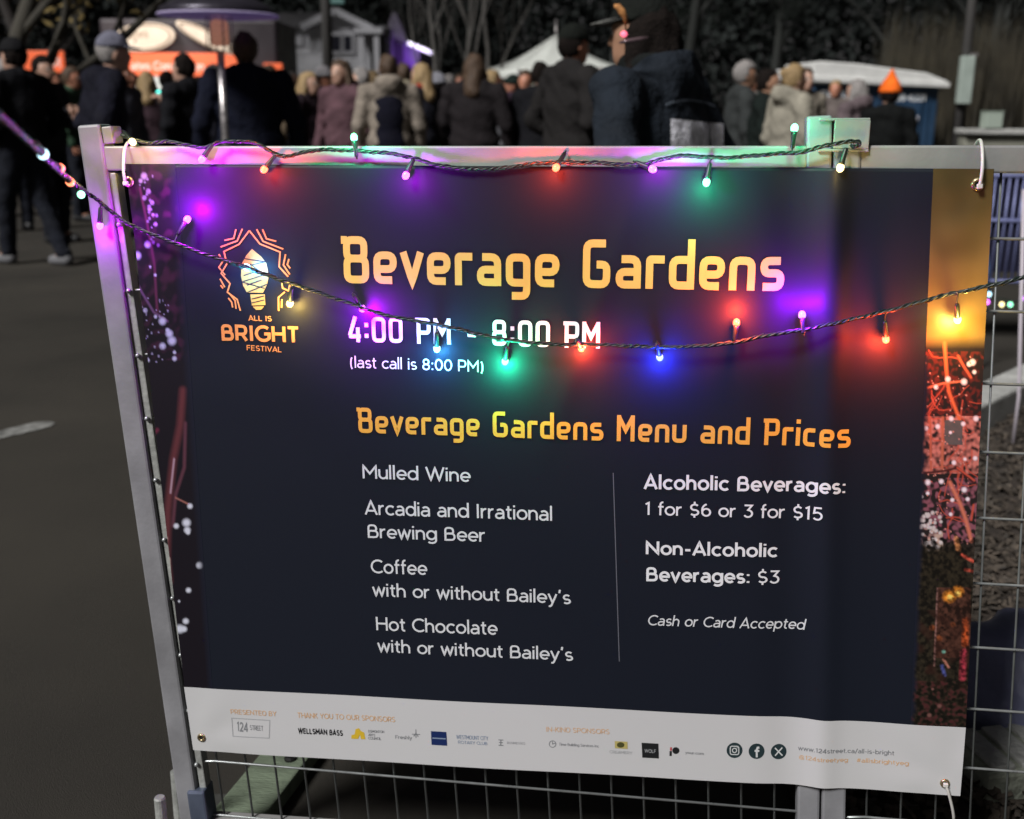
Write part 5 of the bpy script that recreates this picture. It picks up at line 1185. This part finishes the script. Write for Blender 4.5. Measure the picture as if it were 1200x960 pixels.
mb = MB(); mb.box(((X(436)+X(452))/2, 2, Z(70)/2+.9), (X(452)-X(436), 3, Z(38)-.2)); mb.build('side_wall', mat('dark_siding', (.09, .09, .10), .8, 0, .1, 3), hs_)
# shingled porch roof: rows of shingles
for row in range(9):
    t = row/9; y_ = -3.2+t*2.3; z_ = Z(92)+(Z(64)-Z(92))*t; xl, xr = X(332)+t*.0, X(392+52*(1-t))
    n = int((xr-xl)/.42)
    for k in range(n):
        if row == 0 and k == 0:
            mb = MB(); mb.box((0, 0, 0), (.41, .42, .03), Matrix.Rotation(R(28), 3, 'X')); SHM = mb.mesh('shingle', mat('porch_shingle', (.19, .19, .20), .9, 0, .6, 1.4))
        o = link('shingle', SHM, hs_); o.location = (xl+.42*(k+.5*(row % 2))+random.uniform(-.02, .02), y_, z_+random.uniform(0, .02)); 
mb = MB(); mb.add([(X(332), -3.3, Z(93)), (X(446), -3.3, Z(93)), (X(394), -.9, Z(65)-.05), (X(332), -.9, Z(65)-.05)], [(0, 1, 2, 3)]); mb.add([(X(332), -3.3, Z(93)-.2), (X(446), -3.3, Z(93)-.2), (X(394), -.9, Z(65)-.25), (X(332), -.9, Z(65)-.25)], [(3, 2, 1, 0)]); mb.build('porch_roof', SHG, hs_)
# purple lit building
Y = 50.0
pb_ = empty('building', (gx(480, Y), Y, 0), 0, 'steep-roofed building with a purple-lit wall and a bright white tube light on its eave', 'building')
ox = pb_.location.x
mb = MB(); mb.prism([(X(452), 0), (X(492), 0), (X(492), Z(55)), (X(478), Z(48)), (X(452), Z(48))], 0, 7); pw = mb.build('wall', mat('mauve_wall', (.16, .12, .22), .7, 0, .15, 2), pb_)
mb = MB(); mb.prism([(X(450), Z(48)), (X(480), Z(49)), (X(466), Z(14)), (X(463), Z(14))], -.3, 7); mb.build('roof', SHG, pb_)
mb = MB(); mb.prism([(X(452), Z(50)), (X(474), Z(50)), (X(474), Z(95)), (X(452), Z(95))], -.25, .0); mb.build('dark_panel', mat('dark_cladding', (.03, .028, .035), .8), pb_)
mb = MB(); mb.tube([(X(480.5), -.6, Z(50.5)), (X(509), -.6, Z(62.5))], .075, 8); mb.build('tube_light', mat('white_tube_glow', (.9, .9, .9), .4, emit=(.92, .90, 1), estr=1.6), pb_, True)
pl = bpy.data.lights.new('purple_lamp', 'AREA'); pl.energy = 40; pl.size = .8; pl.color = (.42, .16, 1); lo = bpy.data.objects.new('purple_lamp', pl); COL.objects.link(lo); lo.parent = pb_
lo.location = (X(486), -1.6, Z(72)); lo.rotation_euler = (R(90), 0, 0)

# white canopy tent
Y = 27.0
tn_ = empty('canopy_tent', (gx(650, Y), Y, 0), 0, 'white peaked canopy tent behind the man in the black cap', 'tent')
ox = tn_.location.x; CAN = mat('white_canvas', (.58, .60, .56), .7, 0, .06, 2, .2, 3); CANS = mat('canvas_translucent', (.45, .46, .43), .7)
w2 = 1.55; ze = Z(100); zp = Z(38); yb = 0
def roof_panel(a_, b_, nseg=6):
    mb = MB(); n = nseg; vs = []
    for j in range(n+1):
        t = j/n; sag = -.16*math.sin(math.pi*t)
        for i in range(n+1):
            q_ = Vector(a_).lerp(Vector(b_), i/n); p_ = q_.lerp(Vector((0, 0, zp)), t); vs.append((p_.x, p_.y, p_.z+sag-.05*math.sin(math.pi*i/n)*(1-t)))
    mb.add(vs, [(j*(n+1)+i, j*(n+1)+i+1, (j+1)*(n+1)+i+1, (j+1)*(n+1)+i) for j in range(n) for i in range(n)]); o = mb.build('roof_panel', CAN, tn_, True); m_ = o.modifiers.new('s', 'SOLIDIFY'); m_.thickness = .012
zv = dp(650, 84, Y).z
cs = [(-w2, -w2, zv), (w2, -w2, zv), (w2, w2, zv), (-w2, w2, zv)]
ca_ = R(22); cs = [(x*math.cos(ca_)-y*math.sin(ca_), x*math.sin(ca_)+y*math.cos(ca_), z) for x, y, z in cs]
for i in range(4):
    roof_panel(cs[i], cs[(i+1) % 4]); a_, b_ = Vector(cs[i]), Vector(cs[(i+1) % 4])
    mb = MB(); n = 12; vs = []
    for k in range(n+1):
        p_ = a_.lerp(b_, k/n); vs += [tuple(p_), (p_.x, p_.y, p_.z-.30-.03*math.sin(k*2.1))]
    mb.add(vs, [(2*k, 2*k+1, 2*k+3, 2*k+2) for k in range(n)]); o = mb.build('valance', CAN, tn_, True); m_ = o.modifiers.new('s', 'SOLIDIFY'); m_.thickness = .01
    mb = MB(); mb.tube([(cs[i][0], cs[i][1], 0), (cs[i][0], cs[i][1], zv)], .03, 8); mb.build('leg', STL, tn_, True)
mb = MB(); mb.tube([(0, 0, zp-.4), (0, 0, zp+.32)], .018, 8); mb.build('mast', STL, tn_, True)
a_, b_ = Vector(cs[2]), Vector(cs[3])
mb = MB(); mb.add([(a_.x, a_.y, .3), (b_.x, b_.y, .3), (b_.x, b_.y, zv-.28), (a_.x, a_.y, zv-.28)], [(0, 1, 2, 3)]); o = mb.build('back_curtain', CAN, tn_); m_ = o.modifiers.new('s', 'SOLIDIFY'); m_.thickness = .01
tl_ = bpy.data.lights.new('tent_lamp', 'POINT'); tl_.energy = 60; tl_.color = (1, .97, .88); tl_.shadow_soft_size = .2; lo = bpy.data.objects.new('tent_lamp', tl_); COL.objects.link(lo); lo.parent = tn_; lo.location = (0, 0, zv-.1)

# navy portable cabin with white roof
Y = 23.0
pc = empty('portable_cabin', (gx(1030, Y), Y+1, 0), R(4), 'navy portable toilet cabin with white curved roof and small white lettering', 'cabin')
NVP = mat('navy_plastic', (.020, .050, .10), .4, 0, .1, 3); WPR = mat('white_roof_plastic', (.70, .70, .68), .5, 0, .08, 4)
x0, x1 = gx(950, Y)-pc.location.x, gx(1102, Y)-pc.location.x; zt_ = dp(1030, 97, Y).z; zc = dp(990, 75, Y).z
mb = MB(); mb.box(((x0+x1)/2, 0, zt_/2+.1), (x1-x0, 1.6, zt_-.2)); mb.build('wall', NVP, pc, bevel=.03)
prof = [(x0-.06, zt_-.02), (x1+.10, zt_-.08), (x1+.10, zt_+.04), (x1-.35, zt_+.20), ((x0+x1)/2+.1, zt_+.29), (x0+.8, zt_+.36), (x0+.06, zt_+.40), (x0-.08, zt_+.38), (x0-.09, zt_+.2)]
mb = MB(); mb.prism(prof[::-1], -.95, .95); mb.build('roof', WPR, pc, bevel=.03)
mb = MB(); mb.beam((x0-.08, -.97, zt_+.06), (x1+.12, -.97, zt_-.03), .10, .06); mb.build('roof_lip', WPR, pc, bevel=.01)
for k in range(5):
    xx = x0+.3+k*(x1-x0-.4)/4.2
    mb = MB(); mb.beam((xx, -.815, .3), (xx, -.815, zt_-.25), .03, .03); mb.build('wall_rib', NVP, pc)
for i in range(2):
    mb = MB(); xx = x0+.75+i*1.15; mb.box((xx, -.825, 1.05), (.72, .04, 1.7)); d_ = mb.build('door', NVP, pc, bevel=.02)
    mb = MB(); mb.tube([(xx+.28, -.86, 1.0), (xx+.28, -.86, 1.16)], .012, 6); mb.build('handle', STL, d_, True)
LW = mat('white_lettering', (.8, .83, .85), .5)
stroke_text('EXECUTIVE', x0+.15, zt_-.30, .13, FB, -.85, 14, 0, pc, LW)
stroke_text('888-6221', x1-1.0, zt_-.34, .13, FB, -.85, 14, 0, pc, LW)

# poles
PB = mat('weathered_pole', (.055, .052, .05), .9, 0, .3, 5, .4, 20, stretch=(4, 4, .5))
up_ = empty('utility_pole', (gx(386, 30), 30, 0), 0, 'dark utility pole crossing the front of the gabled house', 'utility pole')
mb = MB(); mb.tube([(0, 0, 0), (0, 0, 9)], [.15, .11], 12); mb.build('shaft', PB, up_, True)
mb = MB(); mb.box((.30, 0, dp(400, 2, 30).z), (.34, .12, .12)); mb.build('lamp_head', mat('teal_lamp_head', (.10, .20, .19), .5), up_, bevel=.02)
mb = MB(); mb.tube([(0, 0, dp(400, 2, 30).z-.1), (.2, 0, dp(400, 2, 30).z)], .02, 6); mb.build('lamp_arm', STL, up_, True)
up_ = empty('lamp_post', (gx(1126, 12), 12, 0), 0, 'slim dark pole with a tall white box sign on it, right of the navy cabin', 'pole')
mb = MB(); mb.tube([(0, 0, 0), (0, 0, 5)], [.05, .045], 12); mb.build('shaft', PB, up_, True)
za, zb_ = dp(1122, 66, 12).z, dp(1122, 122, 12).z
mb = MB(); mb.box((-.01, -.07, (za+zb_)/2), (.135, .10, za-zb_)); mb.build('sign_box', mat('grey_white_box', (.36, .42, .38), .5, 0, .1, 8), up_, bevel=.012)
mb = MB(); mb.box((.05, -.07, za+.012), (.06, .08, .03)); mb.build('box_cap', STL, up_, bevel=.004)

# low pale wall and white box at right behind, string-lit barrier, small items
Y = 11.0
lw_ = empty('low_wall', (gx(1180, Y), Y, 0), 0, 'low pale wall behind the crowd at the right edge', 'wall')
zt_ = dp(1180, 158, Y).z; mb = MB(); mb.box((.3, 0, zt_/2), (1.4, .2, zt_)); mb.build('wall_body', mat('pale_render', (.22, .22, .18), .8, 0, .2, 5), lw_, bevel=.02)
mb = MB(); mb.box((.3, -.02, zt_+.03), (1.46, .28, .05)); mb.build('coping', CONC, lw_, bevel=.01)
bx_ = empty('box', (gx(1164, 10.9), 10.9, zt_+.056), 0, 'small pale box standing on the low wall at the right edge', 'box')
mb = MB(); mb.box((0, 0, .08), (.16, .14, .15)); mb.build('box_body', mat('pale_box', (.36, .42, .36), .6), bx_, bevel=.006); mb = MB(); mb.box((0, 0, .160), (.17, .15, .008)); mb.build('lid', mat('pale_lid', (.3, .36, .3), .6), bx_)
# crowd barrier
Y = 6.2
cb_ = empty('crowd_barrier', (gx(1210, Y), Y, 0), R(-6), 'blue crowd barrier of close vertical bars seen past the banner at the right', 'barrier')
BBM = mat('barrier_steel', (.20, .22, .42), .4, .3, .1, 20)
zt_ = dp(1180, 206, Y).z; z0_ = dp(1180, 330, Y).z
for z_ in (zt_, (zt_*.58+z0_*.42), z0_): mb = MB(); mb.tube([(-1.0, 0, z_), (1.1, 0, z_)], .012, 8); mb.build('rail', BBM, cb_, True)
mb = MB(); mb.tube([(0, 0, z0_), (0, 0, zt_)], .006, 6); BARM = mb.mesh('bar', BBM, True)
for k in range(54): o = link('bar', BARM, cb_); o.location = (-.98+k*.038, 0, 0)
for x_ in (-.8, .9): mb = MB(); mb.tube([(x_, -.3, .02), (x_, 0, z0_), (x_, .3, .02)], .012, 8); mb.build('foot', BBM, cb_, True)
mb = MB(); mb.box((0, .03, (zt_+z0_)/2+.02), (2.0, .01, (zt_-z0_)*.9)); mb.build('mesh_screen', mat('navy_screen', (.010, .010, .035), .8), cb_)
sg_ = empty('folded_parasol', (gx(1176, 5.6), 5.6, 0), 0, 'blue folded cloth roll standing in front of the barrier at the right', 'parasol')
za, zb_ = dp(1172, 282, 5.6).z, dp(1182, 345, 5.6).z
mb = MB(); mb.tube([(-.02, 0, za+.02), (-.015, 0, za-.06), (.0, 0, (za+zb_)/2), (.02, 0, zb_)], [.012, .028, .032, .022], 10); mb.build('cloth_roll', mat('blue_cloth', (.10, .19, .42), .7, 0, .2, 20, .4, 40), sg_, True)
mb = MB(); mb.tube([(.02, 0, zb_+.02), (.03, 0, .0)], .012, 8); mb.build('stem', STL, sg_, True)
wp = empty('slim_post', (gx(1195, 4.2), 4.2, 0), 0, 'slim white post leaning at the right edge behind the mesh', 'post')
za, zb_ = dp(1200, 222, 4.2), dp(1194, 465, 4.2)
mb = MB(); mb.tube([(zb_.x-wp.location.x+.002, 0, 0), (zb_.x-wp.location.x, 0, zb_.z), (za.x-wp.location.x, 0, za.z)], .0075, 8); mb.build('shaft', mat('white_post_paint', (.5, .45, .5), .5), wp, True)
# far string lights along barrier foot
fl = empty('string_lights', (gx(1180, 5.0), 5.0, dp(1180, 352, 5.0).z), 0, 'far string of white, purple, yellow and green bulbs low beyond the mesh at the right', 'string lights')
mb = MB(); pts = [(-.12+.5*i/12, .01*math.sin(i*2), .008*math.sin(i*1.7)) for i in range(13)]; mb.tube(pts, .004, 6); mb.build('cable', CABLE, fl, True)
mb = MB(); mb.lathe([(.002, -.011), (.008, -.008), (.0105, 0), (.008, .008), (.002, .011)], n=10)
for (u, v, c) in ((1159, 345, 'cyan'), (1157, 354, 'magenta'), (1174, 357, 'yellow'), (1184, 357, 'green'), (1198, 350, 'purple'), (1190, 232-9, 'cyan')):
    if v < 300: continue
    o = bpy.data.objects.new('bulb', mb.mesh('bulb', BM[c], True)); COL.objects.link(o); o.parent = fl; q = dp(u, v, 5.0); o.location = q-fl.location; o['label'] = BC[c][2]+' bulb'
for sx_ in (-.12, .38): mb = MB(); mb.tube([(sx_, 0, 0), (sx_, 0, -fl.location.z+.02)], .008, 6); mb.build('stake', WIRE, fl, True)
# blue tarp and concrete block behind the fence at the bottom right
def gpt(u, v, z=0): return gp(u, v, z)
tp = gpt(1165, 812, .1); TS = SDF((-.34, -.24, -.02), (.34, .24, .34), .018)
TS.ell((0, 0, .06), (.26, .17, .20), .05).ell((-.12, .05, .04), (.17, .13, .12), .05).ell((.16, -.05, .03), (.15, .14, .11), .05)
TS.F += .014*np.sin(TS.X*24+TS.Y*9)*np.sin(TS.Y*19+TS.Z*21)+.006*np.sin(TS.X*61+TS.Z*44); TS.cut(.0-TS.Z)
o = link('tarp', TS.mesh('tarp', mat('blue_grey_tarp', (.15, .16, .27), .5, 0, .2, 6, .3, 20))); o.location = (tp.x+.12, tp.y, .03); tag(o, 'bunched blue-grey tarp lying on the bed behind the lower right mesh', 'tarp')
bp_ = gpt(1168, 912, .05); kb_ = empty('concrete_block', (bp_.x+.03, bp_.y+.02, 0), R(12), 'pale concrete fence block with grooves behind the lower right banner corner', 'concrete block')
mb = MB(); mb.box((0, 0, .055), (.20, .15, .10)); mb.build('block_body', mat('pale_concrete', (.30, .32, .26), .9, 0, .25, 14, .5, 60), kb_, bevel=.01)
for k in (-1, 0, 1): mb = MB(); mb.box((k*.06, -.0, .108), (.045, .135, .012)); mb.build('ridge', CONC, kb_, bevel=.004)
